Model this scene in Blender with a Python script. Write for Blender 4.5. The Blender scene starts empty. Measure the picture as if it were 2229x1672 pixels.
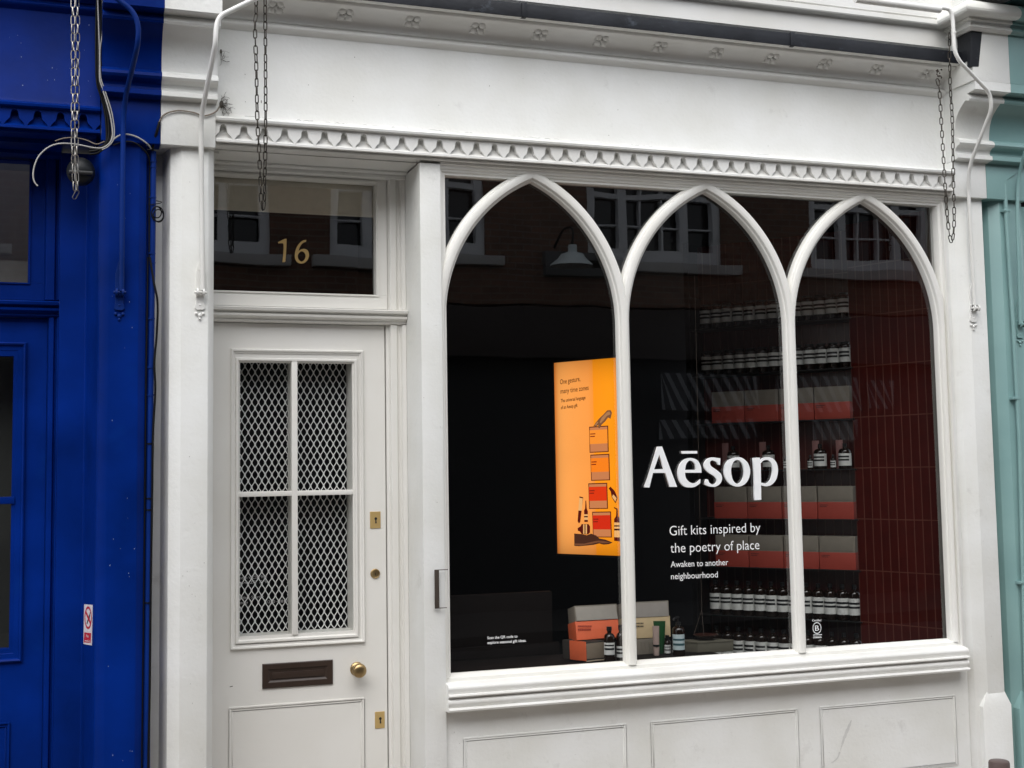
import bpy, bmesh, math, random
from mathutils import Vector, Matrix
random.seed(7)
scene = bpy.context.scene
COL = scene.collection
# ------------------------------------------------------------------ camera
F_PX, W_PX, H_PX = 2799.88, 2229.0, 1672.0
PPX, PPY = 1124.72, 790.23                       # where the optical axis meets the photograph
CAM = Vector((0.0, -5.45, 1.62))
RIGHT = Vector((0.9440199780, -0.3294855806, -0.0162951932))
UP = Vector((-0.0120635582, -0.0838424194, 0.9964060012))
FWD = Vector((0.3296676382, 0.9404305933, 0.0831236874))
cd = bpy.data.cameras.new("camera")
cam = bpy.data.objects.new("camera", cd)
COL.objects.link(cam)
rot = Matrix((RIGHT, UP, -FWD)).transposed().to_4x4()
cam.matrix_world = Matrix.Translation(CAM) @ rot
cd.sensor_width = 36.0
cd.lens = 36.0 * F_PX / W_PX
cd.shift_x = (W_PX / 2 - PPX) / W_PX
cd.shift_y = -(H_PX / 2 - PPY) / W_PX
cd.clip_start = 0.05
cd.clip_end = 500
scene.camera = cam
# ------------------------------------------------------------------ light
EXPOSURE = 0.92
SUN_EL, SUN_AZ = math.radians(54), math.radians(207)
world = bpy.data.worlds.new("World")
scene.world = world
world.use_nodes = True
wn = world.node_tree
bg = wn.nodes["Background"]
sky = wn.nodes.new("ShaderNodeTexSky")
sky.sky_type = 'NISHITA'
sky.sun_disc = False
sky.sun_elevation = SUN_EL
sky.sun_rotation = SUN_AZ
sky.dust_density = 2.0
sky.air_density = 1.0
hs = wn.nodes.new("ShaderNodeHueSaturation")      # a cloud cover takes most of the blue out
hs.inputs['Saturation'].default_value = 0.30
wn.links.new(sky.outputs[0], hs.inputs['Color'])
wn.links.new(hs.outputs[0], bg.inputs[0])
bg.inputs[1].default_value = 0.15
sd = bpy.data.lights.new("sun", 'SUN')
sd.energy = 1.0
sd.angle = math.radians(70)
sd.color = (1.0, 0.992, 0.965)
sun = bpy.data.objects.new("sun", sd)
COL.objects.link(sun)
sv = Vector((math.sin(SUN_AZ) * math.cos(SUN_EL), math.cos(SUN_AZ) * math.cos(SUN_EL), math.sin(SUN_EL)))
sun.rotation_euler = sv.to_track_quat('Z', 'Y').to_euler()
scene.view_settings.view_transform = 'Standard'
scene.view_settings.look = 'None'
scene.view_settings.exposure = EXPOSURE
scene.view_settings.gamma = 1.0
scene.view_settings.use_curve_mapping = False
scene.cycles.max_bounces = 10
scene.cycles.transparent_max_bounces = 16
scene.cycles.sample_clamp_indirect = 6.0

# ------------------------------------------------------------------ helpers
def ray(px, py):
    return RIGHT * ((px - PPX) / F_PX) - UP * ((py - PPY) / F_PX) + FWD
def P(px, py, y):
    """World point seen at photograph pixel (px, py) on the vertical plane y."""
    d = ray(px, py)
    return CAM + d * ((y - CAM.y) / d.y)
def PF(px, py, z):
    """World point seen at photograph pixel on the level z."""
    d = ray(px, py)
    return CAM + d * ((z - CAM.z) / d.z)
def PL(px, py, p0, dr):
    """World point seen at a pixel on the vertical plane through p0 along dr."""
    d = ray(px, py)
    det = -d.x * dr[1] + dr[0] * d.y
    bx, by = p0[0] - CAM.x, p0[1] - CAM.y
    t = (-bx * dr[1] + dr[0] * by) / det
    return CAM + d * t
def zm(x0, y0, s, pts):
    return [(x0 + a / s, y0 + b / s) for a, b in pts]

def tag(o, label=None, cat=None, group=None, kind=None):
    if label: o['label'] = label
    if cat: o['category'] = cat
    if group: o['group'] = group
    if kind: o['kind'] = kind
    return o
def empty(name, loc=(0, 0, 0), label=None, cat=None, group=None, kind=None, rz=0.0):
    o = bpy.data.objects.new(name, None)
    COL.objects.link(o)
    o.location = loc
    o.rotation_euler = (0, 0, rz)
    o.empty_display_size = 0.1
    return tag(o, label, cat, group, kind)

class MB:
    """Collects faces and links them as one mesh object."""
    def __init__(self):
        self.v, self.f, self.m = [], [], []
        self.mi = 0
    def face(self, *pts):
        b = len(self.v)
        self.v += [tuple(p) for p in pts]
        self.f.append(tuple(range(b, b + len(pts))))
        self.m.append(self.mi)
    def add(self, vs, fs):
        b = len(self.v)
        self.v += [tuple(p) for p in vs]
        for f in fs:
            self.f.append(tuple(b + i for i in f))
            self.m.append(self.mi)
    def box(self, x0, x1, y0, y1, z0, z1):
        vs = [(x0, y0, z0), (x1, y0, z0), (x1, y1, z0), (x0, y1, z0), (x0, y0, z1), (x1, y0, z1), (x1, y1, z1), (x0, y1, z1)]
        self.add(vs, [(0, 3, 2, 1), (4, 5, 6, 7), (0, 1, 5, 4), (1, 2, 6, 5), (2, 3, 7, 6), (3, 0, 4, 7)])
        return self
    def hexa(self, a, b):
        """a, b: four corners of front and of back, counter-clockwise seen from the front."""
        vs = list(a) + list(b)
        self.add(vs, [(0, 1, 2, 3), (7, 6, 5, 4), (1, 0, 4, 5), (2, 1, 5, 6), (3, 2, 6, 7), (0, 3, 7, 4)])
        return self
    def profx(self, prof, x0, x1, closed=True):
        """Extrude a (y, z) profile along x; front faces look to -y when z runs upward."""
        n = len(prof)
        vs = [(x0, y, z) for y, z in prof] + [(x1, y, z) for y, z in prof]
        fs = []
        for i in range(n if closed else n - 1):
            j = (i + 1) % n
            fs.append((i, n + i, n + j, j))
        if closed:
            fs.append(tuple(range(n)))
            fs.append(tuple(range(2 * n - 1, n - 1, -1)))
        self.add(vs, fs)
        return self
    def profz(self, prof, z0, z1, closed=True):
        """Extrude an (x, y) outline along z."""
        n = len(prof)
        vs = [(x, y, z0) for x, y in prof] + [(x, y, z1) for x, y in prof]
        fs = []
        for i in range(n if closed else n - 1):
            j = (i + 1) % n
            fs.append((i, j, n + j, n + i))
        if closed:
            fs.append(tuple(range(n - 1, -1, -1)))
            fs.append(tuple(range(n, 2 * n)))
        self.add(vs, fs)
        return self
    def tube(self, pts, r, n=10, caps=True):
        pts = [Vector(p) for p in pts]
        N = len(pts)
        rs = r if isinstance(r, (list, tuple)) else [r] * N
        rings, prev = [], None
        for i, p in enumerate(pts):
            t = (pts[min(i + 1, N - 1)] - pts[max(i - 1, 0)]).normalized()
            if prev is None:
                a = Vector((0, 0, 1)) if abs(t.z) < 0.9 else Vector((1, 0, 0))
                u = t.cross(a).normalized()
            else:
                u = (prev - t * prev.dot(t)).normalized()
            prev = u
            w = t.cross(u)
            rings.append([p + (u * math.cos(2 * math.pi * k / n) + w * math.sin(2 * math.pi * k / n)) * rs[i] for k in range(n)])
        vs = [q for ring in rings for q in ring]
        fs = []
        for i in range(N - 1):
            for k in range(n):
                l = (k + 1) % n
                fs.append((i * n + k, i * n + l, (i + 1) * n + l, (i + 1) * n + k))
        if caps:
            fs.append(tuple(range(n - 1, -1, -1)))
            fs.append(tuple((N - 1) * n + k for k in range(n)))
        self.add(vs, fs)
        return self
    def lathe(self, prof, c=(0, 0, 0), axis='z', n=24):
        """prof: (radius, height) going up; axis z (up) or y (towards the street, height along -y)."""
        vs, fs = [], []
        for r, h in prof:
            for k in range(n):
                a = 2 * math.pi * k / n
                if axis == 'z':
                    vs.append((c[0] + r * math.cos(a), c[1] + r * math.sin(a), c[2] + h))
                else:
                    vs.append((c[0] + r * math.cos(a), c[1] - h, c[2] + r * math.sin(a)))
        for i in range(len(prof) - 1):
            for k in range(n):
                l = (k + 1) % n
                fs.append((i * n + k, i * n + l, (i + 1) * n + l, (i + 1) * n + k))
        fs.append(tuple(range(n - 1, -1, -1)))
        fs.append(tuple((len(prof) - 1) * n + k for k in range(n)))
        self.add(vs, fs)
        return self
    def ball(self, c, rx, ry, rz, n=14, m=9):
        vs, fs = [], []
        for i in range(m + 1):
            t = math.pi * i / m
            for k in range(n):
                a = 2 * math.pi * k / n
                vs.append((c[0] + rx * math.sin(t) * math.cos(a), c[1] + ry * math.sin(t) * math.sin(a), c[2] + rz * math.cos(t)))
        for i in range(m):
            for k in range(n):
                l = (k + 1) % n
                fs.append((i * n + k, (i + 1) * n + k, (i + 1) * n + l, i * n + l))
        self.add(vs, fs)
        return self
    def build(self, name, mats, parent=None, bevel=0.0, seg=2, smooth=40, recalc=True, label=None, fix=False):
        me = bpy.data.meshes.new(name)
        me.from_pydata(self.v, [], self.f)
        mats = mats if isinstance(mats, (list, tuple)) else [mats]
        for m in mats:
            me.materials.append(m)
        me.polygons.foreach_set('material_index', self.m)
        bm = bmesh.new()
        bm.from_mesh(me)
        bmesh.ops.remove_doubles(bm, verts=bm.verts, dist=1e-6)
        if recalc:
            bmesh.ops.recalc_face_normals(bm, faces=bm.faces)
        if bevel > 0:
            es = [e for e in bm.edges if len(e.link_faces) == 2 and e.calc_face_angle(0) > math.radians(28)]
            bmesh.ops.bevel(bm, geom=es, offset=bevel, segments=seg, profile=0.6, affect='EDGES', clamp_overlap=True)
        bm.to_mesh(me)
        bm.free()
        me.update()
        if smooth:
            for p in me.polygons:
                p.use_smooth = True
            me.set_sharp_from_angle(angle=math.radians(smooth))
        o = bpy.data.objects.new(name, me)
        COL.objects.link(o)
        if parent is not None:
            o.parent = parent
        if label:
            o['label'] = label
        return o
def add_marks(o, mb, mat):
    """Put small marks (chips, cracks) into the mesh of the part that carries them."""
    me = o.data
    me.materials.append(mat)
    idx = len(me.materials) - 1
    bm = bmesh.new(); bm.from_mesh(me)
    vs = [bm.verts.new(v) for v in mb.v]
    for f in mb.f:
        fc = bm.faces.new([vs[i] for i in f]); fc.material_index = idx
    bm.to_mesh(me); bm.free(); me.update()
def crom(pts, k=6, closed=False):
    """Smooth line through points."""
    pts = [Vector(p) for p in pts]
    n = len(pts)
    out = []
    for i in range(n if closed else n - 1):
        p1, p2 = pts[i], pts[(i + 1) % n]
        p0 = pts[(i - 1) % n] if (closed or i > 0) else p1 * 2 - p2
        p3 = pts[(i + 2) % n] if (closed or i < n - 2) else p2 * 2 - p1
        for j in range(k):
            t = j / k
            out.append(0.5 * ((2 * p1) + (p2 - p0) * t + (2 * p0 - 5 * p1 + 4 * p2 - p3) * t * t + (3 * p1 - p0 - 3 * p2 + p3) * t * t * t))
    if not closed:
        out.append(pts[-1])
    return out
def copy_of(o, loc, rz=None, parent=None):
    c = o.copy()
    COL.objects.link(c)
    c.location = loc
    if rz is not None:
        c.rotation_euler = (0, 0, rz)
    if parent is not None:
        c.parent = parent
    for ch in [x for x in bpy.data.objects if x.parent == o]:
        d = ch.copy()
        COL.objects.link(d)
        d.parent = c
    return c

# ------------------------------------------------------------------ materials
def new_mat(name):
    m = bpy.data.materials.new(name)
    m.use_nodes = True
    return m, m.node_tree.nodes, m.node_tree.links, m.node_tree.nodes['Principled BSDF']
def paint(name, c, rough=0.45, var=0.06, tint=(1, 1, 1), bump=0.12, bscale=60, coat=0.0, metal=0.0, stains=0.0, stain_c=(0.25, 0.23, 0.2), rough_var=0.08, streak=False, spec=0.5):
    """Brushed paint: large soft tone changes, fine grain, optional stains."""
    m, N, L, b = new_mat(name)
    tc = N.new('ShaderNodeTexCoord')
    mp = N.new('ShaderNodeMapping')
    L.new(tc.outputs['Object'], mp.inputs['Vector'])
    if streak:
        mp.inputs['Scale'].default_value = (1, 1, 0.25)
    n1 = N.new('ShaderNodeTexNoise'); n1.inputs['Scale'].default_value = 3.0; n1.inputs['Detail'].default_value = 5
    n2 = N.new('ShaderNodeTexNoise'); n2.inputs['Scale'].default_value = bscale; n2.inputs['Detail'].default_value = 3
    L.new(mp.outputs[0], n1.inputs['Vector']); L.new(mp.outputs[0], n2.inputs['Vector'])
    mix = N.new('ShaderNodeMix'); mix.data_type = 'RGBA'
    mix.inputs[6].default_value = tuple(x * (1 - var) * t for x, t in zip(c, tint)) + (1,)
    mix.inputs[7].default_value = tuple(min(1, x * (1 + var)) for x in c) + (1,)
    rmp = N.new('ShaderNodeMapRange'); rmp.inputs[1].default_value = 0.3; rmp.inputs[2].default_value = 0.7
    L.new(n1.outputs[0], rmp.inputs[0]); L.new(rmp.outputs[0], mix.inputs[0])
    col = mix.outputs[2]
    if stains > 0:
        n3 = N.new('ShaderNodeTexNoise'); n3.inputs['Scale'].default_value = 7; n3.inputs['Detail'].default_value = 8; n3.inputs['Roughness'].default_value = 0.7
        L.new(mp.outputs[0], n3.inputs['Vector'])
        r3 = N.new('ShaderNodeMapRange'); r3.inputs[1].default_value = 0.6; r3.inputs[2].default_value = 0.78; r3.inputs[4].default_value = stains
        L.new(n3.outputs[0], r3.inputs[0])
        mx = N.new('ShaderNodeMix'); mx.data_type = 'RGBA'; mx.inputs[7].default_value = stain_c + (1,)
        L.new(r3.outputs[0], mx.inputs[0]); L.new(col, mx.inputs[6]); col = mx.outputs[2]
    L.new(col, b.inputs['Base Color'])
    rr = N.new('ShaderNodeMapRange'); rr.inputs[3].default_value = rough - rough_var; rr.inputs[4].default_value = rough + rough_var
    L.new(n1.outputs[0], rr.inputs[0]); L.new(rr.outputs[0], b.inputs['Roughness'])
    b.inputs['Metallic'].default_value = metal
    b.inputs['Specular IOR Level'].default_value = spec
    b.inputs['Coat Weight'].default_value = coat
    b.inputs['Coat Roughness'].default_value = 0.15
    if bump > 0:
        ad = N.new('ShaderNodeMath'); ad.operation = 'MULTIPLY_ADD'; ad.inputs[1].default_value = 0.35
        L.new(n2.outputs[0], ad.inputs[0]); L.new(n1.outputs[0], ad.inputs[2])
        bp = N.new('ShaderNodeBump'); bp.inputs['Strength'].default_value = bump; bp.inputs['Distance'].default_value = 0.01
        L.new(ad.outputs[0], bp.inputs['Height']); L.new(bp.outputs[0], b.inputs['Normal'])
    return m
def plain(name, c, rough=0.5, metal=0.0, coat=0.0, spec=0.5):
    return_m, N, L, b = new_mat(name)
    b.inputs['Base Color'].default_value = tuple(c) + (1,)
    b.inputs['Roughness'].default_value = rough
    b.inputs['Metallic'].default_value = metal
    b.inputs['Coat Weight'].default_value = coat
    b.inputs['Specular IOR Level'].default_value = spec
    n = N.new('ShaderNodeTexNoise'); n.inputs['Scale'].default_value = 25; n.inputs['Detail'].default_value = 4
    tc = N.new('ShaderNodeTexCoord'); L.new(tc.outputs['Object'], n.inputs['Vector'])
    mx = N.new('ShaderNodeMix'); mx.data_type = 'RGBA'
    mx.inputs[6].default_value = tuple(x * 0.88 for x in c) + (1,)
    mx.inputs[7].default_value = tuple(min(1, x * 1.1) for x in c) + (1,)
    L.new(n.outputs[0], mx.inputs[0]); L.new(mx.outputs[2], b.inputs['Base Color'])
    return return_m
def glow(name, c, strength):
    m = bpy.data.materials.new(name); m.use_nodes = True
    N, L = m.node_tree.nodes, m.node_tree.links
    N.clear()
    o = N.new('ShaderNodeOutputMaterial'); e = N.new('ShaderNodeEmission')
    e.inputs[0].default_value = tuple(c) + (1,); e.inputs[1].default_value = strength
    L.new(e.outputs[0], o.inputs[0])
    return m
def glass(name, tint=(0.90, 0.91, 0.905), wav=0.0035):
    """Thin window pane: clear, with a mirror reflection that grows towards grazing angles."""
    m = bpy.data.materials.new(name); m.use_nodes = True
    N, L = m.node_tree.nodes, m.node_tree.links
    N.clear()
    o = N.new('ShaderNodeOutputMaterial'); tr = N.new('ShaderNodeBsdfTransparent'); gl = N.new('ShaderNodeBsdfGlossy')
    tr.inputs[0].default_value = tint + (1,); gl.inputs['Roughness'].default_value = 0.0
    lw = N.new('ShaderNodeLayerWeight'); pw = N.new('ShaderNodeMath'); pw.operation = 'POWER'; pw.inputs[1].default_value = 5
    ma = N.new('ShaderNodeMath'); ma.operation = 'MULTIPLY_ADD'; ma.inputs[1].default_value = 0.9; ma.inputs[2].default_value = 0.105
    L.new(lw.outputs['Facing'], pw.inputs[0]); L.new(pw.outputs[0], ma.inputs[0])
    mx = N.new('ShaderNodeMixShader')
    L.new(ma.outputs[0], mx.inputs[0]); L.new(tr.outputs[0], mx.inputs[1]); L.new(gl.outputs[0], mx.inputs[2]); L.new(mx.outputs[0], o.inputs[0])
    tc = N.new('ShaderNodeTexCoord'); n = N.new('ShaderNodeTexNoise'); n.inputs['Scale'].default_value = 2.2; n.inputs['Detail'].default_value = 1
    L.new(tc.outputs['Object'], n.inputs['Vector'])
    bp = N.new('ShaderNodeBump'); bp.inputs['Strength'].default_value = 0.25; bp.inputs['Distance'].default_value = wav
    L.new(n.outputs[0], bp.inputs['Height']); L.new(bp.outputs[0], gl.inputs['Normal'])
    return m
def brick(name, c1, c2, mortar, bw, bh, offset=0.5, msize=0.01, rough=0.8, plane='xz', rot=0.0, bump=0.4, spec=0.5):
    m, N, L, b = new_mat(name)
    tc = N.new('ShaderNodeTexCoord'); mp = N.new('ShaderNodeMapping')
    L.new(tc.outputs['Object'], mp.inputs['Vector'])
    if plane == 'xz':
        mp.inputs['Rotation'].default_value = (math.radians(-90), 0, 0)
    br = N.new('ShaderNodeTexBrick'); br.offset = offset; br.squash = 1.0
    br.inputs['Color1'].default_value = tuple(c1) + (1,); br.inputs['Color2'].default_value = tuple(c2) + (1,); br.inputs['Mortar'].default_value = tuple(mortar) + (1,)
    br.inputs['Scale'].default_value = 1.0; br.inputs['Mortar Size'].default_value = msize
    br.inputs['Brick Width'].default_value = bw; br.inputs['Row Height'].default_value = bh; br.inputs['Mortar Smooth'].default_value = 0.1; br.inputs['Bias'].default_value = 0.0
    L.new(mp.outputs[0], br.inputs['Vector'])
    n = N.new('ShaderNodeTexNoise'); n.inputs['Scale'].default_value = 9; n.inputs['Detail'].default_value = 6
    L.new(tc.outputs['Object'], n.inputs['Vector'])
    mx = N.new('ShaderNodeMix'); mx.data_type = 'RGBA'; mx.blend_type = 'MULTIPLY'; mx.inputs[0].default_value = 0.5
    L.new(br.outputs['Color'], mx.inputs[6]); L.new(n.outputs[0], mx.inputs[7]); L.new(mx.outputs[2], b.inputs['Base Color'])
    b.inputs['Roughness'].default_value = rough
    b.inputs['Specular IOR Level'].default_value = spec
    bp = N.new('ShaderNodeBump'); bp.inputs['Strength'].default_value = bump; bp.inputs['Distance'].default_value = 0.006; bp.invert = True
    L.new(br.outputs['Fac'], bp.inputs['Height']); L.new(bp.outputs[0], b.inputs['Normal'])
    return m

WHITE = paint('white gloss paint', (0.775, 0.775, 0.755), 0.42, 0.045, (1, 0.99, 0.96), 0.10, 45, stains=0.10)
WHITE2 = paint('white paint on render', (0.75, 0.757, 0.742), 0.5, 0.06, (1, 0.99, 0.95), 0.4, 55, stains=0.34)
CREAM = paint('cream door paint', (0.745, 0.735, 0.70), 0.4, 0.025, (1, 0.995, 0.98), 0.07, 40, stains=0.06)
WOOD_W = paint('white window paint', (0.80, 0.795, 0.765), 0.38, 0.03, (1, 0.99, 0.95), 0.12, 70, stains=0.08, streak=True)
BLUE = paint('blue gloss paint', (0.0008, 0.0195, 0.185), 0.38, 0.2, (1, 0.85, 0.8), 0.2, 35, spec=0.06, stains=0.4, stain_c=(0.003, 0.038, 0.21))  # lighter cloudy patches: dust plus hazy reflection put into the colour
BLUE_D = paint('blue gloss paint on ironwork', (0.003, 0.024, 0.17), 0.42, 0.2, (1, 0.9, 0.85), 0.3, 60, spec=0.12)
TEAL = paint('sea green paint', (0.225, 0.37, 0.36), 0.38, 0.07, (0.95, 0.98, 1), 0.15, 40, stains=0.12, stain_c=(0.2, 0.3, 0.3))
LEAD = paint('weathered lead', (0.018, 0.020, 0.025), 0.5, 0.5, (1, 1, 1), 0.5, 30, stains=0.9, stain_c=(0.11, 0.13, 0.16), spec=0.3)
BRASS = paint('polished brass', (0.60, 0.42, 0.17), 0.42, 0.1, (1, 1, 1), 0.05, 60, metal=0.45)
BRASS_O = paint('aged brass', (0.42, 0.30, 0.15), 0.34, 0.2, (1, 1, 1), 0.05, 60, metal=1.0)
BRONZE = paint('dark bronze', (0.032, 0.019, 0.013), 0.42, 0.25, (1, 1, 1), 0.15, 60, stains=0.15, stain_c=(0.08, 0.05, 0.035))
STEEL = paint('galvanised steel', (0.40, 0.385, 0.36), 0.3, 0.3, (1, 0.95, 0.88), 0.2, 80, metal=1.0)
CHAIN_D = paint('tarnished steel chain', (0.055, 0.048, 0.04), 0.4, 0.5, (1, 0.95, 0.88), 0.2, 80, metal=0.7)
RUST = paint('rusty brown steel', (0.045, 0.034, 0.026), 0.6, 0.4, (1, 0.9, 0.8), 0.4, 60)
MESHW = paint('pale painted mesh', (0.84, 0.845, 0.84), 0.45, 0.06, (1, 1, 1), 0.0, 60)
BLACKP = plain('black plastic', (0.008, 0.008, 0.009), 0.4)
CAMG = plain('dark grey plastic', (0.010, 0.012, 0.014), 0.45, spec=0.3)
CABW = plain('shade greyed white cable sheath', (0.40, 0.39, 0.37), 0.45)  # white sheath toned down to grey, its shade put into the colour
CABB = plain('black cable sheath', (0.004, 0.004, 0.005), 0.5, spec=0.2)
CABT = plain('brown dusty cable sheath', (0.20, 0.16, 0.12), 0.6)
TWIG = plain('dry dirt and twigs', (0.10, 0.09, 0.075), 0.9)
GLASS = glass('window glass')
GLASS_D = glass('door glass', (0.95, 0.96, 0.955), wav=0.003)
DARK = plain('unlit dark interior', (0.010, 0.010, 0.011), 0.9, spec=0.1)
DARKW = plain('dark stained wood', (0.007, 0.0045, 0.004), 0.7, spec=0.2)
GOLD = plain('gold leaf', (0.36, 0.24, 0.085), 0.5, metal=0.3)
VINYL = plain('white vinyl lettering', (0.94, 0.95, 0.95), 0.5)
VINYLG = plain('grey vinyl lettering', (0.34, 0.34, 0.34), 0.6)
LETTER = plain('white acrylic lettering', (0.93, 0.96, 0.97), 0.35)
BLIND = plain('beige blind', (0.62, 0.56, 0.45), 0.9)
AMBER = plain('amber brown glass', (0.014, 0.007, 0.004), 0.12, coat=0.5)
LABELW = plain('white paper label', (0.82, 0.83, 0.80), 0.6)
LABELB = plain('pale blue paper label', (0.55, 0.66, 0.68), 0.6)
INK = plain('black ink', (0.012, 0.013, 0.015), 0.5)
INKT = plain('dark teal ink', (0.03, 0.10, 0.12), 0.5)
CARD = plain('grey brown carton', (0.24, 0.21, 0.17), 0.75)
CARD_D = plain('dark carton inside', (0.035, 0.03, 0.026), 0.8)
CORAL = plain('coral paper sleeve', (0.82, 0.15, 0.055), 0.6)
RED = plain('red paper sleeve', (0.40, 0.055, 0.035), 0.6)
SAND = plain('sand coloured paper sleeve', (0.62, 0.47, 0.27), 0.6)
PINK = plain('pale pink tube', (0.45, 0.34, 0.30), 0.4)
GREEN = plain('dark green tube', (0.012, 0.075, 0.022), 0.35)
OLIVE = plain('olive grey carton', (0.13, 0.12, 0.09), 0.7)
SIGNW = plain('white sign plastic', (0.78, 0.72, 0.72), 0.45)
SIGNR = plain('red sign ink', (0.55, 0.02, 0.03), 0.45)
# ------------------------------------------------------------------ street
g = MB(); g.box(-14, 18, -1.75, 6, -0.2, 0.0)
tag(g.build('pavement', brick('stone paving', (0.33, 0.285, 0.245), (0.38, 0.33, 0.285), (0.16, 0.14, 0.12), 0.75, 0.6, 0.5, 0.008, 0.8, 'xy', bump=0.2)), 'pale stone paving in front of the shops', 'pavement', kind='structure')
g = MB(); g.box(-60, 60, -6.6, -1.75, -0.32, -0.12)
tag(g.build('road', paint('asphalt', (0.045, 0.044, 0.042), 0.85, 0.15, (1, 1, 1), 0.5, 200)), 'grey road between the shops and the brick houses', 'road', kind='structure')
g = MB(); g.box(-14, 18, -8.7, -6.6, -0.2, 0.0)
tag(g.build('opposite_pavement', paint('far paving', (0.05, 0.048, 0.045), 0.85, 0.12)), 'pale paving on the far side of the road', 'pavement', kind='structure')
g = MB(); g.box(-90, 90, -90, 90, -0.6, -0.33)
tag(g.build('ground', paint('ground', (0.2, 0.19, 0.18), 0.9, 0.1)), 'ground under the street', 'ground', kind='structure')

# ------------------------------------------------------------------ shared profiles
def corbel_profile():
    # read at the middle of the corbel's face, top to bottom
    q = [(0, -0.25), (23, -0.25), (26, -0.235), (38, -0.185), (40, -0.188), (44, -0.2), (50, -0.202), (56, -0.196), (57, -0.17), (70, -0.145), (85, -0.12), (100, -0.1), (118, -0.085), (140, -0.075),
         (160, -0.072), (161.5, -0.1), (165, -0.112), (171, -0.115), (177, -0.108), (181, -0.092), (188, -0.078), (196, -0.072), (201, -0.074), (202, -0.092), (212, -0.093), (214, -0.09), (222, -0.052), (224, -0.05)]
    return [(y, P(412, py, y).z) for py, y in q]
CORB = corbel_profile()
def corbel(x0, x1, mat, parent, top=4.05, flip=False):
    mb = MB()
    pr = [(0.05, CORB[-1][1])] + list(reversed(CORB)) + [(-0.25, top), (0.05, top)]
    mb.profx(pr, x0, x1)
    return mb.build('corbel', mat, parent, bevel=0.0, seg=1, smooth=24)
def trefoil(x0, x1, xc0, pitch, zb, zt, yf, yb, mat, parent, lip=0.009):
    """Band of hanging pointed teeth in front of a sloping back board."""
    h = zt - zb - lip
    lev = [(0.0, 0.475), (0.07, 0.435), (0.13, 0.41), (0.185, 0.38), (0.24, 0.345), (0.30, 0.30), (0.35, 0.25), (0.41, 0.208), (0.48, 0.188), (0.556, 0.178), (0.65, 0.168), (0.74, 0.152), (0.80, 0.132), (0.85, 0.100), (0.885, 0.058), (0.90, 0.0)]
    mb = MB()
    z = lambda t: zb + lip + t * h
    i0 = int(math.floor((x0 - xc0) / pitch)) - 1
    i1 = int(math.ceil((x1 - xc0) / pitch)) + 1
    cl = lambda x: min(max(x, x0), x1)
    for i in range(i0, i1 + 1):
        xc = xc0 + (i + 0.5) * pitch
        if xc + pitch / 2 <= x0 or xc - pitch / 2 >= x1:
            continue
        for (ta, na), (tb, nb) in zip(lev, lev[1:] + [(1.0, 0.0)]):
            wa, wb = pitch * (0.5 - na), pitch * (0.5 - nb)
            xa0, xa1, xb0, xb1 = cl(xc - wa), cl(xc + wa), cl(xc - wb), cl(xc + wb)
            mb.face((xa0, yf, z(ta)), (xa1, yf, z(ta)), (xb1, yf, z(tb)), (xb0, yf, z(tb)))
            mb.face((xa0, yb, z(ta)), (xa0, yf, z(ta)), (xb0, yf, z(tb)), (xb0, yb, z(tb)))
            mb.face((xa1, yf, z(ta)), (xa1, yb, z(ta)), (xb1, yb, z(tb)), (xb1, yf, z(tb)))
    # back board, coved forward at the foot, and bottom lip
    bk = [(yf - 0.001, zb + lip), (yf + 0.0035, z(0.06)), (yf + 0.30 * (yb - yf) + 0.004, z(0.16)), (yf + 0.7 * (yb - yf), z(0.34)), (yb - 0.002, z(0.6)), (yb, zt)]
    for (ya_, za_), (yb_, zb_) in zip(bk, bk[1:]):
        mb.face((x0, ya_, za_), (x1, ya_, za_), (x1, yb_, zb_), (x0, yb_, zb_))
    mb.face((x0, yf - 0.001, zb), (x1, yf - 0.001, zb), (x1, yf - 0.001, zb + lip), (x0, yf - 0.001, zb + lip))
    mb.face((x0, yf - 0.001, zb), (x1, yf - 0.001, zb), (x1, 0.05, zb - 0.002), (x0, 0.05, zb - 0.002))
    return mb.build('trefoil_moulding', mat, parent, smooth=30, recalc=False)
def bead_rect(mb, x0, x1, z0, z1, y, w=0.009, d=0.005, sides='lrtb'):
    """A thin raised bead round a panel."""
    if 't' in sides: mb.box(x0, x1, y - d, y + 0.004, z1 - w, z1)
    if 'b' in sides: mb.box(x0, x1, y - d, y + 0.004, z0, z0 + w)
    if 'l' in sides: mb.box(x0, x0 + w, y - d, y + 0.004, z0 + (w if 'b' in sides else 0), z1 - w)
    if 'r' in sides: mb.box(x1 - w, x1, y - d, y + 0.004, z0 + (w if 'b' in sides else 0), z1 - w)
def frame_prof(mb, x0, x1, z0, z1, prof):
    """Mitred frame: prof = [(inset, y), ...] swept round the rectangle."""
    rings = [[(x0 + i, y, z0 + i), (x1 - i, y, z0 + i), (x1 - i, y, z1 - i), (x0 + i, y, z1 - i)] for i, y in prof]
    for a, b in zip(rings, rings[1:]):
        for k in range(4):
            l = (k + 1) % 4
            mb.face(a[k], a[l], b[l], b[k])

# ------------------------------------------------------------------ white shopfront
shop = empty('white_shopfront', (1.56, 0, 0), 'white painted shopfront with door and triple gothic arched window', 'shopfront')
shop.location = (0, 0, 0)
XL, XR = 0.575, 4.292
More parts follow.
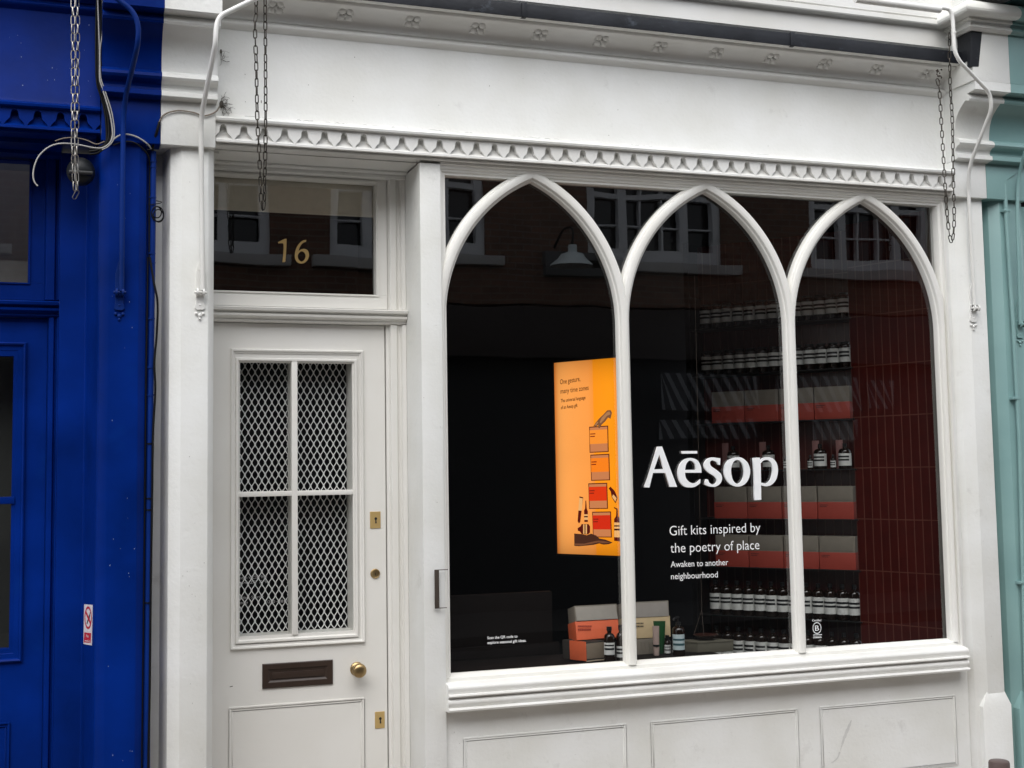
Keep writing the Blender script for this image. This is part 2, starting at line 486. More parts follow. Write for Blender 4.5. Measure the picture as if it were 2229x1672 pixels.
# fascia board
mb = MB(); mb.profx([(0.05, 3.09), (-0.044, 3.099), (-0.062, 3.103), (-0.064, 3.112), (-0.05, 3.121), (-0.006, 3.136), (0.0, 3.15), (0.0, 3.525), (0.05, 3.525)], XL, XR)
mb.build('fascia', WHITE2, shop, smooth=25)
xa = P(486, 285, -0.042).x; xb = P(2046.2, 394.9, -0.042).x
n_t = round((xb - xa) / 0.0857)
trefoil(XL, XR, xa, (xb - xa) / n_t, 3.016, 3.098, -0.042, -0.008, WHITE, shop)
# cornice: bead, cove, fillet
bead = [(-0.004 - 0.026 * math.sin(math.pi * k / 8), 3.519 + 0.038 * k / 8) for k in range(9)]
ZC = P(897, 27, -0.115).z
CV = lambda t: (-0.012 - 0.103 * (1 - math.cos(t)) ** 0.85, 3.564 + (ZC - 3.564) * math.sin(t))
cove = [CV(math.pi / 2 * k / 14) for k in range(15)]
YG = -0.165
ZGB = P(900, 11.4, YG).z
mb = MB(); mb.profx([(0.05, 3.516), (0.0, 3.516)] + bead + [(-0.004, 3.561)] + cove + [(-0.119, ZC - 0.001), (-0.124, ZC + 0.003), (-0.126, ZC + 0.010), (-0.126, ZGB - 0.001), (YG + 0.004, ZGB - 0.001), (YG + 0.004, ZGB + 0.03), (0.05, ZGB + 0.03)], XL - 0.05, XR + 0.0)
corn = mb.build('cornice', WHITE, shop, smooth=50)
fl_px = [(600, 12), (748, 28), (897, 44), (1037, 61), (1174, 75), (1308, 89), (1435, 101), (1557, 116), (1681, 127), (1789, 142), (1905, 150), (2016, 161)]
fl_x = [P(x, y, -0.05).x for x, y in fl_px]
st = (fl_x[-1] - fl_x[0]) / (len(fl_x) - 1)
def flower():
    mb = MB()
    rnd = random.Random(3)
    for k in range(4):
        a = math.pi / 4 + k * math.pi / 2
        mb.ball((0.023 * math.cos(a), 0, 0.023 * math.sin(a)), 0.0165, 0.013, 0.0165, 10, 6)
        mb.ball((0.041 * math.cos(a), 0.003, 0.041 * math.sin(a)), 0.0095, 0.009, 0.0095, 8, 5)
        b = k * math.pi / 2
        mb.ball((0.03 * math.cos(b), 0.003, 0.03 * math.sin(b)), 0.009, 0.008, 0.009, 8, 5)
    mb.ball((0, -0.006, 0), 0.008, 0.008, 0.008, 8, 6)
    return mb
fm = None
for i in range(-0, 12):
    k = 7
    yy, zz = CV(math.radians(50))
    if fm is None:
        o = flower().build('flower_ornament', WHITE, corn, smooth=80); fm = o
    else:
        o = fm.copy(); COL.objects.link(o)
    o.location = (fl_x[0] + st * i, yy - 0.001, zz - 0.001)
    o.rotation_euler = (math.radians(56), 0, 0)
# lead gutter
ZG = P(1460, 43, YG).z
mb = MB()
mb.profx([(YG, ZGB), (YG, ZG), (YG + 0.018, ZG), (YG + 0.018, ZGB + 0.031), (-0.03, ZGB + 0.032), (-0.03, ZGB + 0.0305), (YG + 0.0035, ZGB + 0.0305), (YG + 0.0035, ZGB)], XL - 0.1, P(2116, 110, -0.25).x - 0.001)
gut = mb.build('gutter', LEAD, shop, bevel=0.004, smooth=40)
for px, py in ((1140, 17), (1724, 82)):
    x = P(px, py, YG).x
    m2 = MB(); m2.profx([(YG - 0.007, ZGB - 0.002), (YG - 0.007, ZG + 0.004), (YG + 0.02, ZG + 0.004), (YG + 0.02, ZGB - 0.002)], x - 0.010, x + 0.013); m2.build('joint_clip', LEAD, gut, bevel=0.002)
# white boarding above the gutter
YB = -0.085
zb = P(1460, 38, YB).z
z1 = P(2062, 67.8, YB).z; z2 = P(2062, 58, YB - 0.033).z; z3 = P(2062, 47, YB - 0.037).z; z4 = P(2062, 45.5, YB - 0.025).z
mb = MB()
mb.profx([(0.05, zb), (YB, zb), (YB, z1), (YB - 0.005, z1 + 0.006), (YB - 0.033, z2), (YB - 0.037, z2 + 0.006), (YB - 0.037, z3), (YB - 0.025, z3 + 0.002), (YB - 0.025, z4 + 0.004), (YB - 0.031, z4 + 0.006), (YB - 0.031, z4 + 0.05), (YB - 0.015, z4 + 0.056), (YB - 0.015, 5.3), (0.05, 5.3)], XL - 0.1, 4.352)
mb.build('upper_boarding', WHITE, shop, smooth=25)
# corbels, capitals
corbel(0.352, 0.578, WHITE2, shop, top=4.0)
XRW = 4.505
cr = corbel(4.288, XRW, WHITE2, shop, top=CORB[0][1] + 0.0005)
mb = MB(); mb.box(0.352, 0.574, -0.052, 0.05, 2.985, CORB[-1][1] - 0.0005); mb.build('capital', WHITE2, shop, bevel=0.004)
mb = MB(); mb.box(4.288, 4.492, -0.052, 0.05, 2.985, CORB[-1][1] - 0.0005); mb.build('capital', WHITE2, shop, bevel=0.004)
# block and moulded cap over the right corbel
def cap_block(x0, x1, mat, parent, left_return):
    mb = MB()
    zt0 = CORB[0][1]
    yb = -0.25
    mb.box(x0, x1, yb, 0.05, zt0 + 0.001, P(2160, 73, yb).z + 0.03)
    mb.build('corbel_block', mat, parent, bevel=0.003)
    pts = [(73, -0.25), (70, -0.268), (66, -0.275), (62, -0.285), (58, -0.275), (56, -0.268), (52, -0.27), (47, -0.29), (43, -0.285), (40, -0.29), (38.5, -0.312), (35, -0.332), (30, -0.347), (25, -0.354), (20, -0.356), (15, -0.352), (11, -0.343), (8, -0.328), (6.5, -0.31), (6, -0.25)]
    prof = [(y, P(2160, py, y).z) for py, y in pts]
    mb = MB()
    prev = None
    for y, z in prof:
        out = -0.25 - y
        xs = x0 - out if left_return else x0
        row = [(xs, 0.05, z), (xs, y, z), (x1, y, z)]
        if prev:
            for k in range(2):
                mb.face(prev[k], prev[k + 1], row[k + 1], row[k])
        prev = row
    mb.face(prev[0], prev[1], prev[2], (x1, 0.05, prev[0][2]))
    mb.build('cap_moulding', mat, parent, smooth=24)
    zt = prof[-1][1]
    mb = MB(); mb.box(x0 + 0.012, x1, -0.62, 0.05, zt + 0.012, zt + 0.3); mb.box(x0 + 0.02, x1, -0.2, 0.05, zt - 0.01, zt + 0.0115); mb.build('upper_cornice', mat, parent)
XCL = P(2116, 110, -0.25).x
cap_block(XCL, XRW, WHITE2, shop, True)
# lead flashing at the gutter's end
mb = MB()
a = [P(2113, 145, -0.253), P(2131, 145, -0.253), P(2138.5, 66, -0.253), P(2115, 66, -0.253)]
mb.hexa(a, [v + Vector((0, 0.03, 0)) for v in a])
mb.build('lead_flashing', LEAD, shop, bevel=0.004)
mb = MB(); mb.box(XCL - 0.004, XCL - 0.0005, -0.251, YG + 0.02, ZGB - 0.002, P(2115, 66, -0.253).z); mb.build('lead_flashing', LEAD, shop)
mb = MB(); mb.tube([P(2107.5, 135.5, -0.232), P(2123.5, 118.5, -0.232)], 0.0035, 6); mb.build('flashing_seam', LEAD, shop)
# pilasters
mb = MB(); mb.profz([(0.335, 0.3), (0.335, 0.13), (0.372, 0.13), (0.395, 0.005), (0.440, -0.024), (0.548, -0.024), (0.562, -0.008), (0.575, 0.02), (0.575, 0.3)], 0.0, 2.986)
pl_ = mb.build('pilaster', WHITE2, shop, bevel=0.003, smooth=20)
mb = MB(); mb.profz([(4.268, 0.088), (4.268, 0.028), (4.298, 0.028), (4.318, 0.0), (4.378, -0.024), (4.478, -0.024), (4.490, -0.01), (4.494, 0.055), (4.512, 0.055), (4.512, 0.088)], 0.0, 2.986)
pr_ = mb.build('pilaster', WHITE2, shop, bevel=0.003, smooth=20)
mb = MB()
s = lambda x0, x1, y, z: [(x0, y, z), (x1, y, z), (x1, 0.2, z), (x0, 0.2, z)]
A, B, C = s(4.335, 4.508, -0.036, -0.1), s(4.335, 4.508, -0.036, 0.405), s(4.372, 4.479, -0.022, 0.475)
for a, b in ((A, B), (B, C)):
    for k in range(4):
        mb.face(a[k], a[(k + 1) % 4], b[(k + 1) % 4], b[k])
mb.face(*C)
mb.build('plinth', WHITE2, pr_, bevel=0.004, smooth=20)
mb = MB(); mb.box(0.305, 0.60, 0.053, 0.35, 2.9868, 4.4); mb.build('backing_wall', WHITE2, shop); mb = MB(); mb.box(4.27, 4.51, 0.053, 0.09, 2.9868, 4.2); mb.build('backing_wall', WHITE2, shop)
# post between door and window
mb = MB(); mb.box(1.468, 1.5635, 0.0, 0.36, 0.0, 2.992)
post = mb.build('door_post', WHITE2, shop, bevel=0.003)
mb = MB()
mb.box(1.5115, 1.5315, -0.020, -0.014, 1.03, 1.196)
mb.box(1.5115, 1.5725, -0.0175, -0.0145, 1.193, 1.1965); mb.box(1.5115, 1.566, -0.0175, -0.0145, 1.0295, 1.033)
mb.box(1.5155, 1.5275, -0.0145, 0.002, 1.06, 1.072); mb.box(1.5155, 1.5275, -0.0145, 0.002, 1.15, 1.162)
mb.build('steel_bracket', RUST, post, bevel=0.001, seg=1)
# soffit over door and window
mb = MB()
mb.box(XL, XR, -0.02, 0.36, 3.0035, 3.0135)
mb.box(0.45, 1.4675, 0.045, 0.36, 2.997, 3.003)
mb.box(0.45, 1.4675, 0.205, 0.36, 2.986, 2.9965)
mb.box(0.45, 1.4675, 0.245, 0.36, 2.970, 2.9855)
mb.build('soffit', WHITE, shop, bevel=0.002, seg=1)

# ---- door case, transom, fanlight
mb = MB()
mb.profz([(1.3785, 0.36), (1.3785, 0.292), (1.392, 0.288), (1.396, 0.268), (1.425, 0.268), (1.43, 0.28), (1.445, 0.28), (1.449, 0.262), (1.4675, 0.258), (1.4675, 0.36)], 0.0, 2.293)
mb.profz([(1.388, 0.36), (1.388, 0.292), (1.396, 0.268), (1.425, 0.268), (1.43, 0.28), (1.445, 0.28), (1.449, 0.262), (1.4675, 0.258), (1.4675, 0.36)], 2.362, 2.975)
mb.box(0.50, 0.581, 0.262, 0.36, 0.0, 2.293)
mb.build('door_frame', CREAM, shop, bevel=0.002, seg=1, smooth=25)
mb = MB(); mb.profx([(0.36, 2.2935), (0.275, 2.2935), (0.262, 2.298), (0.262, 2.308), (0.25, 2.312), (0.238, 2.318), (0.236, 2.326), (0.246, 2.331), (0.246, 2.336), (0.226, 2.341), (0.222, 2.352), (0.228, 2.357), (0.30, 2.366), (0.36, 2.366)], 0.52, 1.4665)
mb.build('transom', CREAM, shop, smooth=35)
fan = empty('fanlight', (0, 0, 0)); fan.parent = shop
mb = MB()
mb.box(0.53, 1.386, 0.29, 0.352, 2.3665, 2.432); mb.box(0.53, 1.386, 0.29, 0.352, 2.953, 2.9695)
mb.box(1.336, 1.386, 0.29, 0.352, 2.4325, 2.9525); mb.box(0.53, 0.590, 0.29, 0.352, 2.4325, 2.9525)
frame_prof(mb, 0.588, 1.348, 2.424, 2.962, [(0, 0.291), (0.001, 0.284), (0.006, 0.284), (0.013, 0.318)])
mb.build('frame', CREAM, fan, bevel=0.0, smooth=25)
mb = MB(); mb.face((0.56, 0.333, 2.40), (1.37, 0.333, 2.40), (1.37, 0.333, 2.97), (0.56, 0.333, 2.97))
mb.build('pane', GLASS_D, fan, smooth=0, recalc=False)
mb = MB(); mb.box(0.50, 1.42, 0.366, 0.369, 2.813, 3.0); mb.box(0.50, 1.42, 0.362, 0.372, 2.808, 2.8175)
mb.build('roller_blind', BLIND, fan)

def outline_mesh(name, loops, plane_y, mat, parent, depth=0.0, conv=None, s=1.0, o=(0, 0)):
    """Flat lettering from traced outlines; each loop is (points, corner indexes or None)."""
    cu = bpy.data.curves.new(name, 'CURVE')
    cu.dimensions = '2D'; cu.fill_mode = 'BOTH' if depth else 'FRONT'; cu.extrude = depth / 2
    for pts in loops:
        sp = cu.splines.new('POLY')
        sp.points.add(len(pts) - 1)
        for p, (x, z) in zip(sp.points, pts):
            p.co = (x, z, 0, 1)
        sp.use_cyclic_u = True
    ob = bpy.data.objects.new(name, cu)
    COL.objects.link(ob)
    dg = bpy.context.evaluated_depsgraph_get()
    me = bpy.data.meshes.new_from_object(ob.evaluated_get(dg))
    bpy.data.objects.remove(ob); bpy.data.curves.remove(cu)
    vs = [Vector((v.co.x, plane_y - v.co.z, v.co.y)) for v in me.vertices]
    for v, c in zip(me.vertices, vs):
        v.co = c
    me.materials.clear(); me.materials.append(mat)
    me.name = name
    r = bpy.data.objects.new(name, me); COL.objects.link(r)
    if parent: r.parent = parent
    return r
def smooth_loop(pts, k=5):
    """pts: (x, y) smooth or (x, y, 1) corner; closed."""
    n = len(pts)
    cor = [i for i, p in enumerate(pts) if len(p) > 2]
    xy = [Vector((p[0], p[1])) for p in pts]
    if not cor:
        return [(v.x, v.y) for v in crom(xy, k, True)]
    out = []
    for a, i in enumerate(cor):
        j = cor[(a + 1) % len(cor)]
        seg = [xy[(i + t) % n] for t in range(((j - i) % n or n) + 1)]
        out += [(v.x, v.y) for v in (crom(seg, k)[:-1] if len(seg) > 2 else seg[:-1])]
    return out
def traced(loops, x0, y0, s, y):
    res = []
    for lp in loops:
        res.append([(lambda q: (q.x, q.z))(P(x0 + a / s, y0 + b / s, y)) for a, b in smooth_loop(lp)])
    return res
one = [[(810, 502, 1), (868, 474, 1), (884, 474, 1), (882, 560), (873, 672, 1), (848, 676, 1), (857, 590), (858, 525), (848, 512), (815, 514, 1)]]
six = [[(1053, 482, 1), (1018, 492), (982, 528), (960, 578), (955, 630), (970, 668), (1002, 686), (1038, 680), (1066, 652), (1077, 612), (1066, 575), (1038, 560), (1006, 566), (986, 580, 1), (998, 545), (1022, 512), (1052, 499, 1)],
       [(986, 604), (1008, 582), (1034, 590), (1048, 620), (1036, 655), (1012, 669), (988, 652), (980, 624)]]
outline_mesh('house_number', traced(one, 400, 400, 3.95, 0.329) + traced(six, 400, 400, 3.95, 0.329), 0.329, GOLD, fan)

# ---- door
door = empty('door', (0, 0, 0)); door.parent = shop
mb = MB()
mb.box(0.582, 0.6995, 0.30, 0.345, 0.12, 2.2905); mb.box(1.2225, 1.3735, 0.30, 0.345, 0.12, 2.2905)
mb.box(0.6995, 1.2225, 0.30, 0.345, 2.1345, 2.2905); mb.box(0.6995, 1.2225, 0.30, 0.345, 0.12, 0.918)
mb.build('door_leaf', CREAM, door, smooth=0)
mb = MB(); frame_prof(mb, 0.679, 1.2725, 0.864, 2.1755, [(0, 0.3005), (0.0005, 0.290), (0.004, 0.286), (0.010, 0.288), (0.013, 0.294), (0.020, 0.296), (0.0215, 0.310), (0.0225, 0.345)])
frame_prof(mb, 0.6995, 1.2445, 0.888, 2.1365, [(0, 0.2975), (0.004, 0.289), (0.012, 0.2895), (0.022, 0.309)])
mb.build('glazing_moulding', CREAM, door, smooth=30)
mb = MB()
mb.box(0.946, 0.973, 0.292, 0.324, 0.915, 2.136); mb.build('glazing_bar', CREAM, door, bevel=0.004)
mb = MB(); mb.box(0.700, 1.222, 0.2945, 0.322, 1.523, 1.5455); mb.build('glazing_bar', CREAM, door, bevel=0.004)
mb = MB(); mb.face((0.69, 0.311, 0.90), (1.235, 0.311, 0.90), (1.235, 0.311, 2.15), (0.69, 0.311, 2.15)); mb.build('pane', GLASS_D, door, smooth=0, recalc=False)
mb = MB()   # lining of the opening behind the glass
for b in ((0.62, 0.6985, 0.346, 0.44, 0.90, 2.16), (1.2235, 1.29, 0.346, 0.44, 0.90, 2.16), (0.6985, 1.2235, 0.346, 0.44, 2.136, 2.16), (0.6985, 1.2235, 0.346, 0.44, 0.89, 0.9165), (0.950, 0.969, 0.35, 0.425, 0.9165, 2.136), (0.6985, 1.2235, 0.35, 0.425, 1.528, 1.541)):
    mb.box(*b)
mb.build('lining', CREAM, door, smooth=0)
mb = MB()   # expanded metal: wavy ribbons that touch at the knots
px_, h_ = 0.0302, 0.0545
for x0, x1 in ((0.660, 0.962), (0.956, 1.226)):
    n = int((x1 - x0) / (px_ / 2))
    for z0, z1 in ((0.914, 1.5315), (1.537, 2.1385)):
        for i in range(n + 1):
            sg = 1 if i % 2 else -1
            xc = x0 + i * px_ / 2
            steps = int((z1 - z0) / (h_ / 10))
            row = []
            for k in range(steps + 1):
                z = z0 + (z1 - z0) * k / steps
                c = math.cos(2 * math.pi * (z - z0) / h_)
                x = xc + sg * (px_ / 4 - 0.0011) * (math.tanh(0.75 * c) / math.tanh(0.75))
                row.append((x, z))
            hw = 0.0023
            for (xa_, za), (xb_, zb_) in zip(row, row[1:]):
                yt = 0.4275
                mb.face((xa_ - hw, yt, za), (xa_ + hw, yt, za), (xb_ + hw, yt, zb_), (xb_ - hw, yt, zb_))
                mb.face((xa_ + hw, yt, za), (xa_ + hw, yt + 0.003, za), (xb_ + hw, yt + 0.003, zb_), (xb_ + hw, yt, zb_))
                mb.face((xa_ - hw, yt + 0.003, za), (xa_ - hw, yt, za), (xb_ - hw, yt, zb_), (xb_ - hw, yt + 0.003, zb_))
mb.build('wire_grille', MESHW, door, smooth=0, recalc=False)
mb = MB(); bead_rect(mb, 0.676, 1.267, 0.14, 0.6215, 0.30, 0.007, 0.005); bead_rect(mb, 0.689, 1.255, 0.152, 0.6085, 0.30, 0.004, 0.002)
mb.build('lower_panel', CREAM, door, bevel=0.0018)
mb = MB(); mb.lathe([(0.031, 0.0), (0.031, 0.004), (0.027, 0.008), (0.015, 0.011), (0.013, 0.03), (0.020, 0.034), (0.0285, 0.042), (0.0315, 0.054), (0.030, 0.064), (0.024, 0.070), (0.012, 0.0725), (0.001, 0.073)], (1.236, 0.30, 0.748), 'y', 28)
mb.build('door_knob', BRASS_O, door, smooth=50)
lpl = MB(); frame_prof(lpl, 0.817, 1.127, 0.690, 0.7965, [(0, 0.3005), (0.0005, 0.2935), (0.003, 0.292), (0.024, 0.292), (0.026, 0.2945), (0.036, 0.2985), (0.038, 0.2985)])
lpl.face((0.852, 0.298, 0.725), (1.092, 0.298, 0.725), (1.092, 0.298, 0.762), (0.852, 0.298, 0.762))
lp_ = lpl.build('letter_plate', BRONZE, door, smooth=30, recalc=False)
mb = MB(); mb.box(0.858, 1.086, 0.2935, 0.297, 0.7295, 0.757); mb.build('letter_flap', BRONZE, lp_, bevel=0.0015)
def keyplate(x0, x1, z0, z1):
    mb = MB(); mb.box(x0, x1, 0.2965, 0.302, z0, z1)
    k = mb.build('key_plate', BRASS, door, bevel=0.0008, seg=1)
    xc, zc = (x0 + x1) / 2 + 0.002, (z0 + z1) / 2 + 0.006
    m2 = MB(); m2.mi = 0
    m2.lathe([(0.0062, 0.0), (0.0062, 0.0008)], (xc, 0.2965, zc), 'y', 14)
    m2.hexa([(xc - 0.0028, 0.2954, zc - 0.021), (xc + 0.004, 0.2954, zc - 0.021), (xc + 0.0022, 0.2954, zc - 0.004), (xc - 0.0022, 0.2954, zc - 0.004)], [(xc - 0.0028, 0.2964, zc - 0.021), (xc + 0.004, 0.2964, zc - 0.021), (xc + 0.0022, 0.2964, zc - 0.004), (xc - 0.0022, 0.2964, zc - 0.004)])
    m2.build('keyhole', INK, k)
keyplate(1.300, 1.3485, 1.3685, 1.444)
keyplate(1.3165, 1.3605, 0.4805, 0.5535)
mb = MB(); mb.lathe([(0.022, 0.0), (0.022, 0.004), (0.019, 0.007), (0.0165, 0.006), (0.001, 0.006)], (1.322, 0.30, 1.166), 'y', 26)
cy = mb.build('cylinder_lock', BRASS_O, door, smooth=40)
mb = MB(); mb.box(1.321, 1.3232, 0.2934, 0.2942, 1.158, 1.171); mb.build('keyhole', INK, cy)
# paint chip on the door
mb = MB(); mb.hexa([P(500, 1494.5, .2995), P(507, 1493, .2995), P(506, 1495, .2995), P(500, 1496, .2995)], [P(500, 1494.5, .2999), P(507, 1493, .2999), P(506, 1495, .2999), P(500, 1496, .2999)])
mb.build('scratch', RUST, door)

# ---- shop window
win = empty('shop_window', (0, 0, 0)); win.parent = shop
X0, PIT = 1.563, 0.893
mb = MB(); mb.profx([(0.0, 3.003), (0.0, 2.992), (0.010, 2.988), (0.012, 2.976), (0.020, 2.972), (0.022, 2.964), (0.030, 2.960), (0.030, 2.950), (0.085, 2.950), (0.085, 3.003)], 1.564, 4.27)
mb.profz([(1.564, 0.085), (1.564, 0.012), (1.572, 0.012), (1.576, 0.028), (1.592, 0.030), (1.597, 0.044), (1.597, 0.085)], 0.70, 2.962)
mb.profz([(4.266, 0.085), (4.266, 0.008), (4.258, 0.008), (4.255, 0.026), (4.243, 0.030), (4.237, 0.044), (4.237, 0.085)], 0.70, 2.962)
mb.build('window_frame', WOOD_W, win, smooth=25)
PRF = [(0.7045, 0.064), (0.7045, 0.040), (0.708, 0.033), (0.714, 0.030), (0.716, 0.021), (0.720, 0.016), (0.729, 0.013), (0.742, 0.013), (0.7505, 0.016), (0.7545, 0.021), (0.7565, 0.030), (0.7625, 0.033), (0.766, 0.040), (0.766, 0.064)]
ZS, DX = 2.30, 0.2885
def arch(k):
    xm = X0 + PIT * (k + 0.5)
    mb = MB()
    for sgn in (-1, 1):
        xlim = xm + sgn * PIT / 2
        cx = xm - sgn * DX
        secs = []
        for z in (0.725, 1.4, 2.0):
            secs.append([(min(max(sgn * (cx + sgn * r), -1e9), sgn * xlim) * sgn, y, z) for r, y in PRF])
        for i in range(35):
            f = i / 34 * math.acos(DX / 0.7045)
            sec = []
            for r, y in PRF:
                fm_ = math.acos(DX / r)
                f2 = f * fm_ / math.acos(DX / 0.7045)
                x = cx + sgn * r * math.cos(f2)
                x = min(sgn * x, sgn * xlim) * sgn
                sec.append((x, y, ZS + r * math.sin(f2)))
            secs.append(sec)
        n = len(PRF)
        for a, b in zip(secs, secs[1:]):
            for j in range(n - 1):
                q = (a[j], a[j + 1], b[j + 1], b[j]) if sgn > 0 else (a[j + 1], a[j], b[j], b[j + 1])
                mb.face(*q)
    mb.build('lancet_arch', WOOD_W, win, smooth=28, recalc=False)
    m2 = MB(); xa_, xb_ = X0 + PIT * k, X0 + PIT * (k + 1)
    m2.face((xa_, 0.066, 0.70), (xb_, 0.066, 0.70), (xb_, 0.066, 2.975), (xa_, 0.066, 2.975))
    m2.build('pane', GLASS, win, smooth=0, recalc=False)
for k in range(3):
    arch(k)
mb = MB(); mb.profx([(0.075, 0.738), (0.055, 0.738), (0.046, 0.734), (0.022, 0.722), (0.020, 0.711), (0.02, 0.70), (0.075, 0.70)], 1.575, 4.25); mb.build('bottom_rail', WOOD_W, win, smooth=40)
mb = MB(); mb.profx([(0.055, 0.708), (0.0, 0.7075), (-0.036, 0.701), (-0.045, 0.694), (-0.047, 0.684), (-0.041, 0.670), (-0.039, 0.664), (-0.053, 0.662), (-0.055, 0.656), (-0.052, 0.651), (-0.034, 0.648), (-0.033, 0.643), (-0.041, 0.641), (-0.047, 0.633), (-0.047, 0.622), (-0.040, 0.612), (-0.036, 0.606), (-0.050, 0.604), (-0.053, 0.598), (-0.050, 0.590), (0.0, 0.588), (0.055, 0.588)], 1.5605, 4.256)
mb.build('window_sill', WHITE, shop, smooth=45)
# ---- stall riser
mb = MB(); mb.box(1.5635, 4.29, 0.02, 0.12, 0.0, 0.6); ris = mb.build('stall_riser', WHITE2, shop, smooth=0)
for x0, x1 in ((1.644, 2.413), (2.538, 3.308), (3.431, 4.210)):
    mb = MB(); bead_rect(mb, x0, x1, 0.12, 0.4655, 0.02, 0.006, 0.0030); bead_rect(mb, x0 + 0.011, x1 - 0.011, 0.131, 0.4545, 0.02, 0.0035, 0.0018)
    mb.build('panel_bead', WHITE2, ris, bevel=0.0016)
SCUF = plain('scuffed paint', (0.60, 0.60, 0.58), 0.7)
mb = MB()
pts = crom(zm(1669, 1252, 3.95, [(728, 1248), (700, 1320), (668, 1400), (635, 1500), (610, 1570), (560, 1615)]) and [Vector((a, b, 0)) for a, b in zm(1669, 1252, 3.95, [(728, 1248), (700, 1320), (668, 1400), (635, 1500), (610, 1570), (560, 1615)])], 4)
for (p, q) in zip(pts, pts[1:]):
    i = pts.index(p) / len(pts)
    w = 4.2 * math.sin(math.pi * min(1, i * 1.5 + 0.12)) if i < 0.6 else 1.2 + 1.2 * i
    w = max(0.5, w * (0.75 + 0.5 * random.random()))
    mb.face(P(p.x - w, p.y, 0.0193), P(p.x + w * 0.8, p.y, 0.0193), P(q.x + w * 0.8, q.y, 0.0193), P(q.x - w, q.y, 0.0193))
mb.build('scuff_mark', SCUF, ris, smooth=0, recalc=False)

# ---- hairline cracks and chips in the paint
rw = random.Random(5)
CHIP = plain('grey chip', (0.30, 0.29, 0.27), 0.8)
parts = {o.name.split('.')[0]: o for o in reversed(list(shop.children))}
fas = parts['fascia']
mb = MB()
for x0, x1 in ((0.70, 0.86), (0.92, 1.30), (1.34, 1.72), (1.9, 2.25), (2.5, 2.62), (3.1, 3.25)):
    x = x0
    while x < x1:
        l = rw.uniform(0.01, 0.06)
        pts = []
        for k in range(4):
            xx = min(x1, x + l * k / 3); t = rw.uniform(-0.003, 0.003)
            pts.append((xx, -0.0035 + t * 0.3, 3.141 + t))
        mb.tube(pts, rw.uniform(0.0003, 0.0008), 4); x += l * rw.uniform(0.9, 1.8)
add_marks(fas, mb, RUST)
def chip(x, y, z, w, h):
    n = 7
    mb.face(*[(x + w * math.cos(2 * math.pi * k / n) * rw.uniform(0.6, 1.1), y, z + h * math.sin(2 * math.pi * k / n) * rw.uniform(0.6, 1.1)) for k in range(n)])
mb = MB()
for _ in range(16): chip(rw.uniform(0.7, 4.2), -0.0006, rw.uniform(3.17, 3.5), rw.uniform(0.0008, 0.003), rw.uniform(0.0008, 0.004))
chip(P(569, 222, -0.0006).x, -0.0006, P(569, 222, 0).z, 0.003, 0.010)
add_marks(fas, mb, CHIP)
mb = MB()
for _ in range(9): chip(rw.uniform(1.475, 1.555), -0.0006, rw.uniform(0.5, 2.97), rw.uniform(0.0006, 0.002), rw.uniform(0.0006, 0.002))
add_marks(post, mb, CHIP)
mb = MB()
for _ in range(14): chip(rw.uniform(0.45, 0.54), -0.0246, rw.uniform(0.5, 2.9), rw.uniform(0.0006, 0.0025), rw.uniform(0.0006, 0.003))
add_marks(pl_, mb, CHIP)
mb = MB()
for _ in range(8): chip(rw.uniform(4.385, 4.47), -0.0246, rw.uniform(0.5, 2.9), rw.uniform(0.0006, 0.002), rw.uniform(0.0006, 0.003))
add_marks(pr_, mb, CHIP)
mb = MB()
for _ in range(16): chip(rw.uniform(1.6, 4.2), 0.0192, rw.uniform(0.2, 0.57), rw.uniform(0.0006, 0.0022), rw.uniform(0.0006, 0.0022))
add_marks(ris, mb, CHIP)
# ------------------------------------------------------------------ blue shopfront (left neighbour)
blue = empty('blue_shopfront', (0, 0, 0), 'deep blue painted shopfront with panelled door left of the white shop', 'shopfront')
BX0, BX1 = -3.2, 0.114
mb = MB(); mb.profx([(0.05, 3.09), (-0.044, 3.099), (-0.062, 3.103), (-0.064, 3.112), (-0.05, 3.121), (-0.006, 3.136), (0.0, 3.15), (0.0, 3.525), (0.05, 3.525)], BX0, BX1)
mb.build('fascia', BLUE, blue, smooth=25)
xa = P(31.6, 255, -0.042).x; xb = P(181, 265, -0.042).x
trefoil(BX0, BX1, xa, (xb - xa) / 3, 3.016, 3.098, -0.042, -0.010, BLUE, blue)
mb = MB(); mb.profx([(0.05, 3.516), (0.0, 3.516)] + bead + [(-0.004, 3.561)] + cove + [(-0.119, ZC - 0.001), (-0.124, ZC + 0.003), (-0.126, ZC + 0.010), (-0.126, ZGB - 0.001), (YG, ZGB - 0.001), (YG, 3.72), (0.05, 3.72)], BX0, 0.118)
mb.build('cornice', BLUE, blue, smooth=50)
mb = MB(); mb.box(0.10, 0.304, 0.053, 0.35, 2.9868, 4.4); mb.build('backing_wall', BLUE, blue)
mb = MB(); mb.box(BX0, 0.118, -0.085, 0.05, 3.721, 5.3); mb.build('upper_boarding', BLUE, blue)
corbel(0.116, 0.3515, BLUE, blue, top=4.6)
mb = MB(); mb.box(0.118, 0.3510, -0.050, 0.05, 2.985, CORB[-1][1] - 0.0005); mb.build('capital', BLUE, blue, bevel=0.004)
mb = MB(); mb.profz([(-0.036, 0.3), (-0.036, 0.205), (0.068, 0.20), (0.074, 0.19), (0.114, 0.006), (0.120, -0.004), (0.154, -0.024), (0.270, -0.024), (0.300, -0.002), (0.306, 0.06), (0.3345, 0.06), (0.3345, 0.3)], 0.0, 2.9845)
mb.build('pilaster', BLUE, blue, bevel=0.002, seg=1, smooth=18)
mb = MB()
mb.box(BX0, 0.10, -0.02, 0.35, 3.0035, 3.0135); mb.box(BX0, -0.034, 0.07, 0.36, 2.985, 3.003); mb.box(BX0, -0.034, 0.2, 0.36, 2.970, 2.9845)
